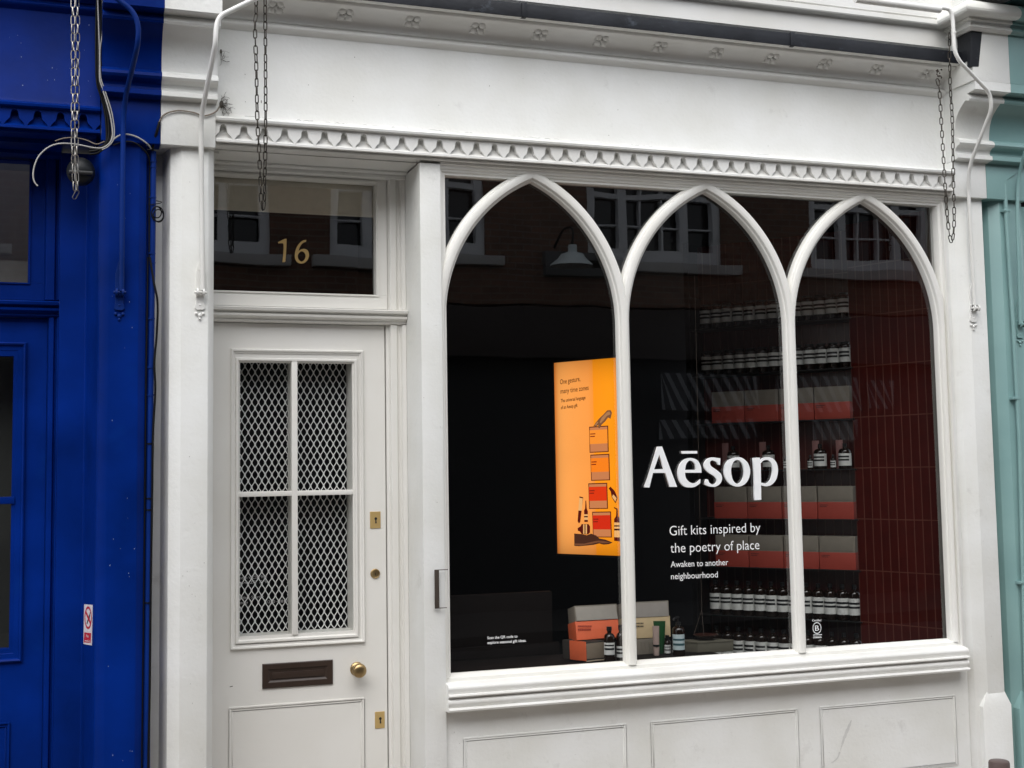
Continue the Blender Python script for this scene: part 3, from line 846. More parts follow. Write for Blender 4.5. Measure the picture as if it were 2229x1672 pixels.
mb.build('soffit', BLUE, blue)
mb = MB()
mb.profz([(-0.080, 0.36), (-0.080, 0.288), (-0.074, 0.268), (-0.056, 0.266), (-0.052, 0.280), (-0.046, 0.280), (-0.042, 0.262), (-0.0365, 0.26), (-0.0365, 0.36)], 0.0, 2.293)
mb.profz([(-0.098, 0.36), (-0.098, 0.288), (-0.090, 0.268), (-0.056, 0.266), (-0.052, 0.280), (-0.046, 0.280), (-0.042, 0.262), (-0.0365, 0.26), (-0.0365, 0.36)], 2.366, 2.97)
mb.build('door_frame', BLUE, blue, bevel=0.0015, seg=1, smooth=25)
mb = MB(); mb.profx([(0.36, 2.2935), (0.275, 2.2935), (0.262, 2.298), (0.262, 2.308), (0.25, 2.312), (0.238, 2.318), (0.236, 2.326), (0.246, 2.331), (0.246, 2.336), (0.226, 2.341), (0.222, 2.352), (0.228, 2.357), (0.30, 2.366), (0.36, 2.366)], -1.2, -0.0368)
mb.build('transom', BLUE, blue, smooth=35)
bf = empty('fanlight', (0, 0, 0)); bf.parent = blue
mb = MB()
mb.box(-1.0, -0.0975, 0.29, 0.352, 2.3665, 2.440); mb.box(-0.162, -0.0975, 0.29, 0.352, 2.4405, 2.969)
frame_prof(mb, -1.0, -0.152, 2.432, 2.962, [(0, 0.291), (0.001, 0.284), (0.006, 0.284), (0.011, 0.318)])
mb.build('frame', BLUE, bf, smooth=25)
mb = MB(); mb.face((-1.0, 0.333, 2.41), (-0.13, 0.333, 2.41), (-0.13, 0.333, 2.97), (-1.0, 0.333, 2.97)); mb.build('pane', GLASS_D, bf, smooth=0, recalc=False)
mb = MB(); mb.box(-1.2, -0.05, 0.50, 0.51, 2.40, 2.565); mb.box(-1.2, -0.05, 0.9, 0.91, 2.40, 3.1)
mb.build('curtain', plain('grey curtain', (0.16, 0.16, 0.155), 0.9), bf)
bd = empty('door', (0, 0, 0)); bd.parent = blue
mb = MB()
mb.box(-0.213, -0.0815, 0.30, 0.345, 0.12, 2.2905); mb.box(-0.94, -0.73, 0.30, 0.345, 0.12, 2.2905)
mb.box(-0.73, -0.213, 0.30, 0.345, 2.13, 2.2905); mb.box(-0.73, -0.213, 0.30, 0.345, 0.12, 0.925)
mb.build('door_leaf', BLUE, bd, smooth=0)
mb = MB(); frame_prof(mb, -0.77, -0.162, 0.870, 2.188, [(0, 0.3005), (0.0005, 0.288), (0.006, 0.284), (0.012, 0.288), (0.016, 0.296), (0.034, 0.298), (0.050, 0.312), (0.052, 0.345)])
mb.build('glazing_moulding', BLUE, bd, smooth=25)
mb = MB(); mb.box(-0.73, -0.20, 0.292, 0.322, 1.515, 1.545); mb.build('glazing_bar', BLUE, bd, bevel=0.004)
mb = MB(); mb.face((-0.74, 0.311, 0.9), (-0.2, 0.311, 0.9), (-0.2, 0.311, 2.15), (-0.74, 0.311, 2.15)); mb.build('pane', GLASS_D, bd, smooth=0, recalc=False)
mb = MB(); mb.box(-0.9, -0.05, 0.60, 0.61, 0.1, 2.28); mb.box(-0.11, -0.034, 0.3605, 0.40, 0.0, 2.98); mb.build('dark_hallway', plain('dim hallway', (0.03, 0.032, 0.03), 0.9), bd)  # second box added behind the frame to block a light leak
mb = MB(); bead_rect(mb, -0.78, -0.205, 0.14, 0.63, 0.30, 0.008, 0.006); bead_rect(mb, -0.765, -0.22, 0.155, 0.615, 0.30, 0.004, 0.003); mb.build('lower_panel', BLUE, bd, bevel=0.0018)
mb = MB(); mb.box(BX0, -0.95, 0.05, 0.3, 0, 2.98); mb.build('side_panel', BLUE, blue)

BCHIP = plain('pale paint speck', (0.25, 0.32, 0.5), 0.8)
rb = random.Random(9)
mb = MB()
for _ in range(26):
    x, z, r_ = rb.uniform(0.16, 0.265), rb.uniform(0.4, 2.9), rb.uniform(0.0006, 0.0018)
    mb.face(*[(x + r_ * math.cos(k * 1.05) * rb.uniform(0.6, 1.2), -0.0247, z + 1.6 * r_ * math.sin(k * 1.05)) for k in range(6)])
add_marks([o for o in blue.children if o.name.startswith('pilaster')][0], mb, BCHIP)
mb = MB()
for _ in range(14):
    x, z, r_ = rb.uniform(-0.24, 0.10), rb.uniform(3.17, 3.5), rb.uniform(0.0006, 0.002)
    mb.face(*[(x + r_ * math.cos(k * 1.05) * rb.uniform(0.6, 1.2), -0.0007, z + 1.6 * r_ * math.sin(k * 1.05)) for k in range(6)])
add_marks([o for o in blue.children if o.name.startswith('fascia')][0], mb, BCHIP)
# ------------------------------------------------------------------ teal shopfront (right neighbour)
teal = empty('teal_shopfront', (0, 0, 0), 'pale sea green painted shopfront at the right edge', 'shopfront')
corbel(4.506, 4.76, TEAL, teal, top=CORB[0][1] + 0.0005)
cap_block(4.5062, 4.76, TEAL, teal, False)
mb = MB(); mb.box(4.4935, 4.75, -0.0515, 0.05, 2.985, CORB[-1][1] - 0.0005); mb.build('capital', TEAL, teal, bevel=0.004)
mb = MB(); mb.profz([(4.5125, 0.3), (4.5125, 0.055), (4.535, 0.055), (4.545, 0.012), (4.590, -0.024), (4.720, -0.024), (4.76, 0.01), (4.79, 0.06), (4.79, 0.3)], 0.0, 2.986)
tp = mb.build('pilaster', TEAL, teal, bevel=0.003, smooth=18)
mb = MB()
s4 = lambda x0, x1, y, z: [(x0, y, z), (x1, y, z), (x1, 0.2, z), (x0, 0.2, z)]
A, B, C = s4(4.553, 4.78, -0.040, -0.1), s4(4.553, 4.78, -0.040, 0.38), s4(4.585, 4.74, -0.022, 0.47)
for a, b in ((A, B), (B, C)):
    for k in range(4):
        mb.face(a[k], a[(k + 1) % 4], b[(k + 1) % 4], b[k])
mb.face(*C)
mb.build('plinth', TEAL, tp, bevel=0.006, smooth=18)
mb = MB(); mb.profx([(0.05, 3.09), (-0.05, 3.1), (-0.062, 3.112), (-0.006, 3.136), (0.0, 3.15), (0.0, 3.525), (0.05, 3.525)], 4.77, 7.6); mb.build('fascia', TEAL, teal, smooth=25)
mb = MB(); mb.box(4.77, 7.6, -0.135, 0.05, 3.53, 5.3); mb.build('upper_boarding', TEAL, teal)
mb = MB(); mb.box(4.78, 7.6, 0.06, 0.3, 0.0, 0.6); mb.build('stall_riser', TEAL, teal)
mb = MB(); mb.box(4.78, 4.86, 0.06, 0.14, 0.601, 2.98); mb.box(4.86, 7.6, 0.06, 0.14, 2.90, 2.98); mb.build('window_frame', TEAL, teal)
mb = MB(); mb.face((4.86, 0.10, 0.601), (7.6, 0.10, 0.601), (7.6, 0.10, 2.90), (4.86, 0.10, 2.90)); mb.build('pane', GLASS, teal, smooth=0, recalc=False)
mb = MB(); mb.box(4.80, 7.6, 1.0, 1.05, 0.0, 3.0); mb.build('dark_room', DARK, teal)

# ------------------------------------------------------------------ interior of the white shop
TILE_M = brick('dark red glazed tiles', (0.092, 0.009, 0.006), (0.108, 0.012, 0.008), (0.21, 0.075, 0.055), 0.052, 0.2848, 0.0, 0.003, 0.28, 'xz', bump=0.15)
room = empty('shop_interior', (0, 0, 0)); room.parent = shop
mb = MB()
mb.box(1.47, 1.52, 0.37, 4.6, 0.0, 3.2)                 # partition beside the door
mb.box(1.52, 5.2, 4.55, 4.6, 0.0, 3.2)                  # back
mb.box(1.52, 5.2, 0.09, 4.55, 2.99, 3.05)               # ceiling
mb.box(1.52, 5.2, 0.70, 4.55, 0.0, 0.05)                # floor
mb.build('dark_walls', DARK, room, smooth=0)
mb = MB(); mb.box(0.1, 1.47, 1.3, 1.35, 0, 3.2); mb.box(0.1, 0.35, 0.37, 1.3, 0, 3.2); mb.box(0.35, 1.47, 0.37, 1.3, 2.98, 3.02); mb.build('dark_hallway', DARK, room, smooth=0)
D1 = Vector((-0.36879, 0.92951)); D2 = Vector((-0.62450, 0.78102)); N2 = Vector((0.78102, 0.62450))
TQ = Vector((4.199, 0.794))
TS = TQ - D1 * 0.72                                      # tile wall starts just inside the glass
def wall_piece(name, a, b, z0, z1, mat, parent, zoff, t=0.03):
    """Vertical slab from a to b; local x runs along it so that tiles line up."""
    L = (b - a).length
    o = MB(); o.box(0, L, 0, t, z0 - zoff, z1 - zoff)
    r = o.build(name, mat, parent, smooth=0)
    r.location = (a.x, a.y, zoff)
    r.rotation_euler = (0, 0, math.atan2(b.y - a.y, b.x - a.x))
    return r
ZT = 0.746
w = wall_piece('tiled_wall', TQ, TS, 0.30, 2.99, TILE_M, room, ZT - 0.2848 * 2 + 0.0015)
bq = TQ + N2 * 0.17
w2 = wall_piece('tiled_wall', bq + D2 * 1.02, bq - D2 * 0.05, 0.30, 2.99, TILE_M, room, ZT - 0.2848 * 2 + 0.0015)
w3 = wall_piece('tiled_wall', TQ + D2 * 1.03 + N2 * 0.2, TQ + D2 * 1.02 - N2 * 0.0, 0.30, 2.99, DARK, room, 0)
mb = MB(); mb.box(4.2385, 4.268, 0.09, 0.128, 0.70, 2.97); mb.box(4.268, 4.62, 0.09, 0.125, 0.3, 2.99); mb.build('window_lining', plain('grey brown lining', (0.075, 0.066, 0.055), 0.8, spec=0.2), room)
mb = MB(); mb.box(1.53, 3.02, 0.088, 0.58, 0.655, 0.712); mb.build('display_floor', DARKW, room, bevel=0.002)
mb = MB(); q_ = P(1201, 1287, 0.60); mb.box(1.53, q_.x, 0.60, 0.64, 0.7125, q_.z); mb.box(1.53, q_.x + 0.03, 0.585, 0.5995, 0.7125, 0.77); mb.build('display_plinth', DARKW, room, bevel=0.003)

# shelves
SZ = [2.455, 2.172, 1.882, 1.598, 1.314, 1.030, 0.746, 0.475]
SHELFM = plain('black steel shelf', (0.012, 0.011, 0.011), 0.45)
def along(s, off, z):
    q = TQ + D2 * s + N2 * off
    return Vector((q.x, q.y, z))
RZ2 = math.atan2(-D2.y, -D2.x)                         # local x points towards the street end of the shelf
ords = ['topmost', 'second from the top', 'third from the top', 'fourth from the top', 'fifth from the top', 'third from the bottom', 'second from the bottom', 'lowest']
cont = ['small brown bottles', 'small brown bottles', 'red sleeved cartons', 'mixed big and small bottles', 'red sleeved cartons', 'red sleeved cartons', 'tall brown bottles', 'brown bottles half hidden by the sill']
for i, z in enumerate(SZ):
    mb = MB(); mb.box(-0.98, 0.012, -0.012, 0.165, -0.006, 0)
    o = mb.build('wall_shelf', SHELFM)
    o.location = along(0, 0, z); o.rotation_euler = (0, 0, RZ2)
    tag(o, 'black shelf on red tiles, %s, holding %s' % (ords[i], cont[i]), 'shelf')
FACE = math.atan2(-5.45 - 1.1, 0 - 3.9) - RZ2          # towards the street, in the shelf's own frame
def bottle_mb(r, hb, hs, hn, rn, hc, l0, l1, bars, face, spread=(-2.6, 2.6), barspan=(-2.4, 0.62), rc=None):
    """Bottle: body height hb, shoulder to hs, neck to hn, cap to hc; label l0..l1 with dark bars."""
    mb = MB()
    mb.mi = 0
    sh = [(rn + (r - rn) * math.cos(t * math.pi / 2 / 5), hb + (hs - hb) * math.sin(t * math.pi / 2 / 5)) for t in range(6)]
    mb.lathe([(r * 0.92, 0.0), (r, 0.004), (r, hb)] + sh[1:] + [(rn, hn)], n=20)
    mb.mi = 1
    rc = rc or rn * 1.15
    mb.lathe([(rc, hn - 0.002), (rc, hc - 0.001), (rc * 0.9, hc)], n=14)
    def patch(rr, a0, a1, z0, z1, mi, n=18):
        mb.mi = mi
        for k in range(n):
            a, b = face + a0 + (a1 - a0) * k / n, face + a0 + (a1 - a0) * (k + 1) / n
            mb.face((rr * math.cos(a), rr * math.sin(a), z0), (rr * math.cos(b), rr * math.sin(b), z0), (rr * math.cos(b), rr * math.sin(b), z1), (rr * math.cos(a), rr * math.sin(a), z1))
    patch(r + 0.0006, spread[0], spread[1], l0, l1, 2)
    for b0, b1 in bars:
        patch(r + 0.0011, barspan[0], barspan[1], l0 + (l1 - l0) * b0, l0 + (l1 - l0) * b1, 3, 12)
    return mb
BM = [AMBER, BLACKP, LABELW, INK]
tall = bottle_mb(0.0345, 0.145, 0.168, 0.18, 0.011, 0.200, 0.033, 0.125, [(0.40, 0.53), (0.64, 0.77)], FACE, barspan=(-2.5, 0.8))
jar = bottle_mb(0.0345, 0.125, 0.137, 0.142, 0.024, 0.150, 0.034, 0.114, [(0.36, 0.51), (0.62, 0.77)], FACE, barspan=(-2.5, 0.8))
def row(mbx, name, z, n, s0, ds, label, group, off=0.036, jit=0.0):
    first = mbx.build(name, BM, smooth=40, recalc=False)
    for k in range(n):
        o = first if k == 0 else first.copy()
        if k: COL.objects.link(o)
        o.location = along(s0 + ds * k + random.uniform(-0.0012, 0.0012), off + random.uniform(-0.003, 0.004), z)
        o.rotation_euler = (0, 0, RZ2 + random.gauss(0, 0.16))
        tag(o, label, 'bottle', group)
row(jar, 'jar', SZ[0], 13, 0.040, 0.0716, 'dark jar with white label in the row on the topmost shelf', 'jars on the topmost shelf')
row(jar, 'jar', SZ[1], 13, 0.040, 0.0716, 'dark jar with white label in the row on the shelf second from the top', 'jars on the second shelf')
row(tall, 'bottle', SZ[6], 13, 0.040, 0.0706, 'brown bottle with white label in the row on the shelf second from the bottom', 'bottles on the shelf second from the bottom')
row(tall, 'bottle', SZ[7], 13, 0.040, 0.0706, 'brown bottle in the lowest row, half hidden behind the window sill', 'bottles on the lowest shelf')
# mixed shelf
big = bottle_mb(0.036, 0.096, 0.118, 0.128, 0.010, 0.145, 0.018, 0.088, [(0.40, 0.54), (0.66, 0.80)], FACE)
small = bottle_mb(0.0155, 0.055, 0.064, 0.068, 0.006, 0.082, 0.010, 0.048, [(0.30, 0.46), (0.62, 0.8)], FACE)
bg_o = sm_o = None
def place_at(px, z):
    q = PL(px, 1000, (TQ.x, TQ.y), (D2.x, D2.y))
    return Vector((q.x, q.y, z)) + Vector((N2.x, N2.y, 0)) * 0.036
for px, lb in ((1835, 'big brown bottle at the street end of the mixed shelf'), (1781, 'big brown bottle between two small ones right of the second mullion'), (1668, 'big brown bottle behind the last letter of the shop name'), (1591, 'big brown bottle furthest from the street on the mixed shelf')):
    if bg_o is None: bg_o = big.build('bottle', BM, smooth=40, recalc=False); o = bg_o
    else: o = bg_o.copy(); COL.objects.link(o)
    o.location = place_at(px, SZ[3]); o.rotation_euler = (0, 0, RZ2)
    tag(o, lb, 'bottle', 'big bottles on the mixed shelf')
for px, lb in ((1809, 'small brown bottle between the two big bottles right of the second mullion'), (1759, 'small brown bottle just right of the second mullion'), (1706, 'small brown bottle just left of the second mullion'), (1639, 'small brown bottle between the two big ones behind the shop name')):
    if sm_o is None: sm_o = small.build('bottle', BM, smooth=40, recalc=False); o = sm_o
    else: o = sm_o.copy(); COL.objects.link(o)
    o.location = place_at(px, SZ[3]); o.rotation_euler = (0, 0, RZ2)
    tag(o, lb, 'bottle', 'small bottles on the mixed shelf')
tb = None
for px, lb in ((1820, 'pale pink tube standing behind the street end big bottle'), (1768, 'pale pink tube standing left of the big bottle by the second mullion'), (1652, 'pale pink tube behind the last letter of the shop name'), (1570, 'pale pink tube furthest from the street')):
    if tb is None:
        m = MB(); m.mi = 0
        a = [(-0.016, -0.012, 0.0), (0.016, -0.012, 0.0), (0.021, -0.003, 0.165), (-0.021, -0.003, 0.165)]
        m.hexa(a, [(x, -y, z) for x, y, z in a]); tb = m.build('tube', plain('faded pink tube', (0.28, 0.13, 0.12), 0.5), bevel=0.003); o = tb
    else: o = tb.copy(); COL.objects.link(o)
    q = place_at(px, SZ[3]); o.location = q + Vector((N2.x, N2.y, 0)) * 0.03; o.rotation_euler = (0, 0, RZ2)
    tag(o, lb, 'tube', 'tubes on the mixed shelf')
# cartons
first = None
names = ['nearest the street', 'second from the street', 'third from the street', 'furthest from the street']
for ri, wh in ((2, 'upper'), (4, 'middle'), (5, 'lower')):
    for k in range(4):
        if first is None:
            root = empty('gift_box', (0, 0, 0))
            hb = 0.186
            m = MB(); m.box(-0.205, 0, 0, 0.10, 0.001, hb); m.build('carton', CARD, root, bevel=0.003)
            m = MB(); m.box(-0.2062, 0.0012, -0.0012, 0.1012, 0.0005, hb * 0.52); m.build('sleeve', RED, root, bevel=0.0015)
            m = MB(); m.box(-0.194, -0.012, -0.0022, -0.0005, hb * 0.56, hb * 0.93); m.build('lid_panel', CARD, root, bevel=0.002)
            m = MB(); m.box(-0.196, -0.145, -0.0020, -0.0012, hb * 0.42, hb * 0.435); m.box(-0.196, -0.155, -0.0020, -0.0012, hb * 0.37, hb * 0.385); m.build('printing', INK, root)
            first = root; o = root
        else:
            o = copy_of(first, (0, 0, 0))
        o.location = along(0.016 + k * 0.2125, 0.0, SZ[ri] + 0.0006); o.rotation_euler = (0, 0, RZ2 + (random.random() - 0.5) * 0.02)
        tag(o, 'grey box with red sleeve, %s on the %s box shelf' % (names[k], wh), 'box', 'red sleeved boxes on the shelves')
# glass shelf post and hanging wires at the far end
mb = MB(); mb.box(-0.986, -0.980, -0.01, 0.165, 0.0, 2.2); o = mb.build('shelf_upright', SHELFM); o.location = along(0, 0, 0.46); o.rotation_euler = (0, 0, RZ2)
tag(o, 'thin dark upright at the inner end of the shelves', 'upright')

# ---- lit poster
d = ray(-2180, 1077); DP = Vector((-d.x, -d.y)); DP = -DP / DP.length if False else Vector((d.x, d.y)).normalized() * -1
# DP points from the far (left) edge to the near (right) edge
pr0 = P(1352, 1000, 0.62)
def on_poster(px, py):
    return PL(px, py, (pr0.x, pr0.y), (DP.x, DP.y))
bl, tl = on_poster(1213.5, 1205), on_poster(1204.6, 790.2)
br = on_poster(1366, 1211.5)
PW = (Vector((br.x, br.y)) - Vector((bl.x, bl.y))).length
PH = tl.z - bl.z
pos = empty('poster_lightbox', (bl.x, bl.y, bl.z), 'glowing orange advertising poster with stacked boxes behind the left arch', 'poster', rz=math.atan2(DP.y, DP.x))
def emis(rgb):
    k = 2 ** (-EXPOSURE)
    f = lambda c: (c / 255 / 12.92 if c <= 10 else ((c / 255 + 0.055) / 1.055) ** 2.4)
    return tuple(f(c) * k * 1.2 for c in rgb)
GL = {}
def gm(name, rgb):
    if name not in GL: GL[name] = glow(name, emis(rgb), 1.0)
    return GL[name]
def uv(x, y):
    """zoomed pixel of the poster -> metres on the poster"""
    v = (1575 - y) / 1405 * PH + (x - 200) / 475 * 0.006
    u = (x - 215 + (1575 - y) / 1405 * 30) / 512 * PW
    return u, v
mb = MB(); mb.box(-0.012, PW + 0.012, 0.002, 0.05, -0.012, PH + 0.012); mb.build('casing', BLACKP, pos)
mb = MB(); mb.face((0, 0, 0), (PW, 0, 0), (PW, 0, PH), (0, 0, PH)); 
def poster_bg():
    m = bpy.data.materials.new('glowing orange print'); m.use_nodes = True
    N, L = m.node_tree.nodes, m.node_tree.links; N.clear()
    o = N.new('ShaderNodeOutputMaterial'); e = N.new('ShaderNodeEmission'); tc = N.new('ShaderNodeTexCoord'); sp = N.new('ShaderNodeSeparateXYZ')
    L.new(tc.outputs['Generated'], sp.inputs[0])
    r = N.new('ShaderNodeValToRGB'); r.color_ramp.interpolation = 'LINEAR'
    els = [(0.0, (248, 142, 60)), (0.06, (255, 168, 86)), (0.50, (250, 156, 72)), (0.565, (248, 150, 60)), (0.57, (255, 150, 26)), (0.85, (255, 154, 24)), (1.0, (242, 130, 12))]
    while len(r.color_ramp.elements) < len(els): r.color_ramp.elements.new(0.5)
    for el, (p_, c) in zip(r.color_ramp.elements, els):
        el.position = p_; el.color = emis(c) + (1,)
    L.new(sp.outputs[0], r.inputs[0])
    n = N.new('ShaderNodeTexNoise'); n.inputs['Scale'].default_value = 3; L.new(tc.outputs['Object'], n.inputs['Vector'])
    mr = N.new('ShaderNodeMapRange'); mr.inputs[3].default_value = 0.86; mr.inputs[4].default_value = 1.08
    L.new(n.outputs[0], mr.inputs[0])
    # lamps behind the print: bright in the middle, falling off at the casing
    def edge(sock):
        a = N.new('ShaderNodeMath'); a.operation = 'MULTIPLY_ADD'; a.inputs[1].default_value = 2; a.inputs[2].default_value = -1; L.new(sock, a.inputs[0])
        b_ = N.new('ShaderNodeMath'); b_.operation = 'ABSOLUTE'; L.new(a.outputs[0], b_.inputs[0])
        c_ = N.new('ShaderNodeMath'); c_.operation = 'POWER'; c_.inputs[1].default_value = 7; L.new(b_.outputs[0], c_.inputs[0])
        d_ = N.new('ShaderNodeMath'); d_.operation = 'MULTIPLY_ADD'; d_.inputs[1].default_value = -0.42; d_.inputs[2].default_value = 1.04; L.new(c_.outputs[0], d_.inputs[0])
        return d_.outputs[0]
    m1 = N.new('ShaderNodeMath'); m1.operation = 'MULTIPLY'; L.new(edge(sp.outputs[0]), m1.inputs[0]); L.new(edge(sp.outputs[2]), m1.inputs[1])
    m2_ = N.new('ShaderNodeMath'); m2_.operation = 'MULTIPLY'; L.new(m1.outputs[0], m2_.inputs[0]); L.new(mr.outputs[0], m2_.inputs[1]); L.new(m2_.outputs[0], e.inputs[1])
    L.new(r.outputs[0], e.inputs[0]); L.new(e.outputs[0], o.inputs[0])
    return m
mb.build('print', poster_bg(), pos, smooth=0, recalc=False)
def sheet(name, polys, mat, lift):
    m = MB()
    for pl in polys:
        m.face(*[(lambda q: (q[0], -lift, q[1]))(uv(x, y)) for x, y in pl])
    o = m.build(name, mat, pos, smooth=0, recalc=False)
    return o
def quad(x0, y0, x1, y1, sk=0.0):
    return [(x0 + sk * (y1 - y0), y1), (x1 + sk * (y1 - y0), y1), (x1, y0 - sk * 30), (x0, y0)]
DKB = gm('printed dark brown', (92, 32, 18)); 
stack = [((453, 660, 592, 848), (255, 150, 50), 0.02), ((462, 862, 600, 1050), (255, 132, 30), 0.03), ((447, 1068, 585, 1252), (226, 58, 18), 0.03), ((475, 1272, 612, 1455), (214, 46, 20), 0.035)]
for i, ((a, b, c, d_), col, sk) in enumerate(stack):
    sheet('printed_box', [quad(a, b, c, d_, sk)], DKB, 0.0012)
    sheet('printed_box', [quad(a + 6, b + 7, c - 6, d_ - 6, sk)], gm('printed carton', (205, 128, 80)), 0.0020)
    sheet('printed_box', [quad(a + 5, b + 26, c - 5, b + 126, sk)], gm('printed sleeve %d' % i, col), 0.0028)
    sheet('printed_box', [quad(a + 10, b + 50, a + 48, b + 57, sk), quad(a + 10, b + 68, a + 44, b + 75, sk)], gm('printed small text', (130, 36, 20)), 0.0036)
hand1 = [[(486, 660), (505, 632), (528, 606), (560, 578), (588, 550), (612, 550), (622, 570), (612, 612), (594, 602), (572, 630), (548, 650), (532, 676), (520, 668), (524, 650), (505, 662), (497, 658)]]
hand2 = [[(345, 1428), (400, 1432), (440, 1440), (470, 1428), (508, 1442), (530, 1462), (575, 1470), (626, 1490), (600, 1502), (560, 1506), (530, 1498), (490, 1508), (440, 1514), (380, 1520), (346, 1518)]]
bott = [[(420, 1345), (446, 1345), (446, 1270), (438, 1248), (434, 1192), (428, 1192), (426, 1248), (418, 1262)],
        [(370, 1390), (392, 1376), (400, 1360), (450, 1360), (462, 1376), (462, 1420), (448, 1434), (400, 1432), (388, 1414), (372, 1408)],
        [(636, 1478), (678, 1482), (682, 1330), (664, 1304), (662, 1252), (636, 1240), (634, 1246), (652, 1258), (650, 1304), (636, 1325)],
        [(598, 1108), (610, 1094), (640, 1126), (662, 1176), (646, 1214), (620, 1172), (612, 1130)],
        [(370, 1340), (384, 1160), (412, 1168), (390, 1345), (380, 1356)]]
blab = [[(419, 1330), (447, 1330), (447, 1290), (419, 1290)], [(412, 1430), (440, 1430), (440, 1362), (412, 1362)], [(637, 1452), (680, 1454), (681, 1350), (637, 1348)], [(630, 1150), (654, 1176), (646, 1202), (622, 1168)], [(376, 1262), (402, 1264), (409, 1175), (384, 1170)]]
bbar = [[(419, 1312), (447, 1312), (447, 1302), (419, 1302)], [(422, 1430), (430, 1430), (430, 1362), (422, 1362)], [(637, 1405), (681, 1405), (681, 1392), (637, 1392)], [(637, 1378), (681, 1378), (681, 1368), (637, 1368)]]
def tri_sheet(name, polys, mat, lift):
    return outline_mesh(name, [[uv(x, y) for x, y in pl] for pl in polys], -lift, mat, pos)
tri_sheet('printed_hand', hand1, gm('printed hand brown', (128, 84, 56)), 0.0044)
tri_sheet('printed_hand', hand2, gm('printed hand dark brown', (74, 42, 30)), 0.0044)
tri_sheet('printed_hand', [[(548, 600), (588, 562), (606, 560), (612, 580), (586, 590), (560, 622), (540, 640), (534, 632)], [(498, 650), (516, 628), (524, 632), (508, 654)]], gm('printed hand light', (176, 124, 82)), 0.0050)
tri_sheet('printed_hand', [[(350, 1500), (420, 1500), (470, 1488), (520, 1478), (560, 1480), (614, 1492), (560, 1496), (520, 1490), (470, 1502), (400, 1514), (350, 1513)]], gm('printed hand light two', (118, 74, 50)), 0.0050)
tri_sheet('printed_bottle', bott, gm('printed bottle', (88, 22, 14)), 0.0040)
tri_sheet('printed_label', blab, gm('printed label', (238, 178, 112)), 0.0046)
tri_sheet('printed_label', bbar, gm('printed bar', (60, 20, 16)), 0.0052)

def text_mesh(name, body, mat, parent, mapper, x0, x1, zb, cap, bold=0.0):
    """Set a line of lettering between x0 and x1, baseline zb, capital height cap; mapper gives the 3-D point."""
    cu = bpy.data.curves.new(name, 'FONT'); cu.body = body; cu.size = 1.0; cu.fill_mode = 'FRONT'; cu.offset = bold; cu.resolution_u = 4
    ob = bpy.data.objects.new(name, cu); COL.objects.link(ob)
    dg = bpy.context.evaluated_depsgraph_get()
    me = bpy.data.meshes.new_from_object(ob.evaluated_get(dg))
    bpy.data.objects.remove(ob); bpy.data.curves.remove(cu)
    xs = [v.co.x for v in me.vertices]
    a, b = min(xs), max(xs)
    for v in me.vertices:
        v.co = Vector(mapper(x0 + (v.co.x - a) / (b - a) * (x1 - x0), zb + v.co.y / 0.729 * cap))
    me.materials.clear(); me.materials.append(mat); me.name = name
    r = bpy.data.objects.new(name, me); COL.objects.link(r)
    if parent: r.parent = parent
    return r
PT = gm('printed text', (74, 34, 14))
def ptxt(body, xl, yl, xr, yr, cap, bold=0.0):
    (u0, v0), (u1, v1) = uv(xl, yl), uv(xr, yr)
    text_mesh('printed_text', body, PT, pos, lambda x, z: (x, -0.0016, z + (x - u0) / (u1 - u0) * (v1 - v0)), u0, u1, v0, cap / 1405 * PH, bold)
ptxt('One gesture,', 235, 334, 388, 322, 38, 0.008)
ptxt('many time zones', 238, 403, 450, 392, 38, 0.008)
ptxt('The universal language', 240, 468, 427, 457, 26, 0.018)
ptxt('of an Aesop gift', 241, 518, 367, 510, 26, 0.018)
# ------------------------------------------------------------------ lettering on the window
YL = 0.0625
A_ = [[(163, 590, 1), (205, 480), (305, 158, 1), (352, 155, 1), (440, 395), (512, 585, 1), (432, 586, 1), (388, 437, 1), (256, 437, 1), (218, 592, 1)], [(268, 398, 1), (372, 396, 1), (322, 245, 1)]]
e_ = [[(772, 435, 1), (766, 372), (735, 310), (690, 284), (640, 279), (582, 302), (538, 360), (521, 440), (538, 522), (582, 576), (642, 592), (700, 584), (756, 548, 1), (762, 504, 1), (722, 538), (682, 546), (642, 532), (606, 492), (595, 435, 1)], [(597, 405, 1), (608, 345), (640, 308), (676, 312), (704, 348), (712, 403, 1)]]
mac = [[(565, 205, 1), (726, 203, 1), (726, 231, 1), (565, 232, 1)]]
s_ = [[(972, 282, 1), (968, 352, 1), (948, 348, 1), (930, 318), (888, 303), (862, 322), (872, 362), (926, 402), (976, 446), (990, 500), (968, 552), (918, 583), (862, 582), (804, 560, 1), (820, 503, 1), (842, 508, 1), (856, 542), (894, 560), (926, 545), (936, 510), (906, 470), (846, 430), (806, 388), (802, 338), (832, 292), (884, 272), (930, 276)]]
o_ = [[(1150, 270), (1210, 282), (1262, 330), (1287, 400), (1280, 478), (1242, 546), (1180, 580), (1112, 574), (1050, 530), (1016, 455), (1020, 370), (1060, 304)], [(1152, 297), (1112, 320), (1088, 380), (1088, 450), (1110, 520), (1152, 553), (1194, 530), (1222, 470), (1222, 395), (1198, 328)]]
p_ = [[(1322, 279, 1), (1362, 274, 1), (1392, 274, 1), (1394, 305, 1), (1432, 277), (1484, 268), (1540, 292), (1576, 350), (1583, 430), (1562, 510), (1516, 562), (1460, 579), (1404, 568, 1), (1406, 722, 1), (1334, 727, 1), (1332, 500)], [(1400, 335, 1), (1436, 302), (1482, 302), (1518, 345), (1528, 420), (1510, 500), (1468, 546), (1404, 540, 1)]]
loops = []
for gph in (A_, e_, mac, s_, o_, p_):
    loops += traced(gph, 1370, 940, 4.879, 0.045)
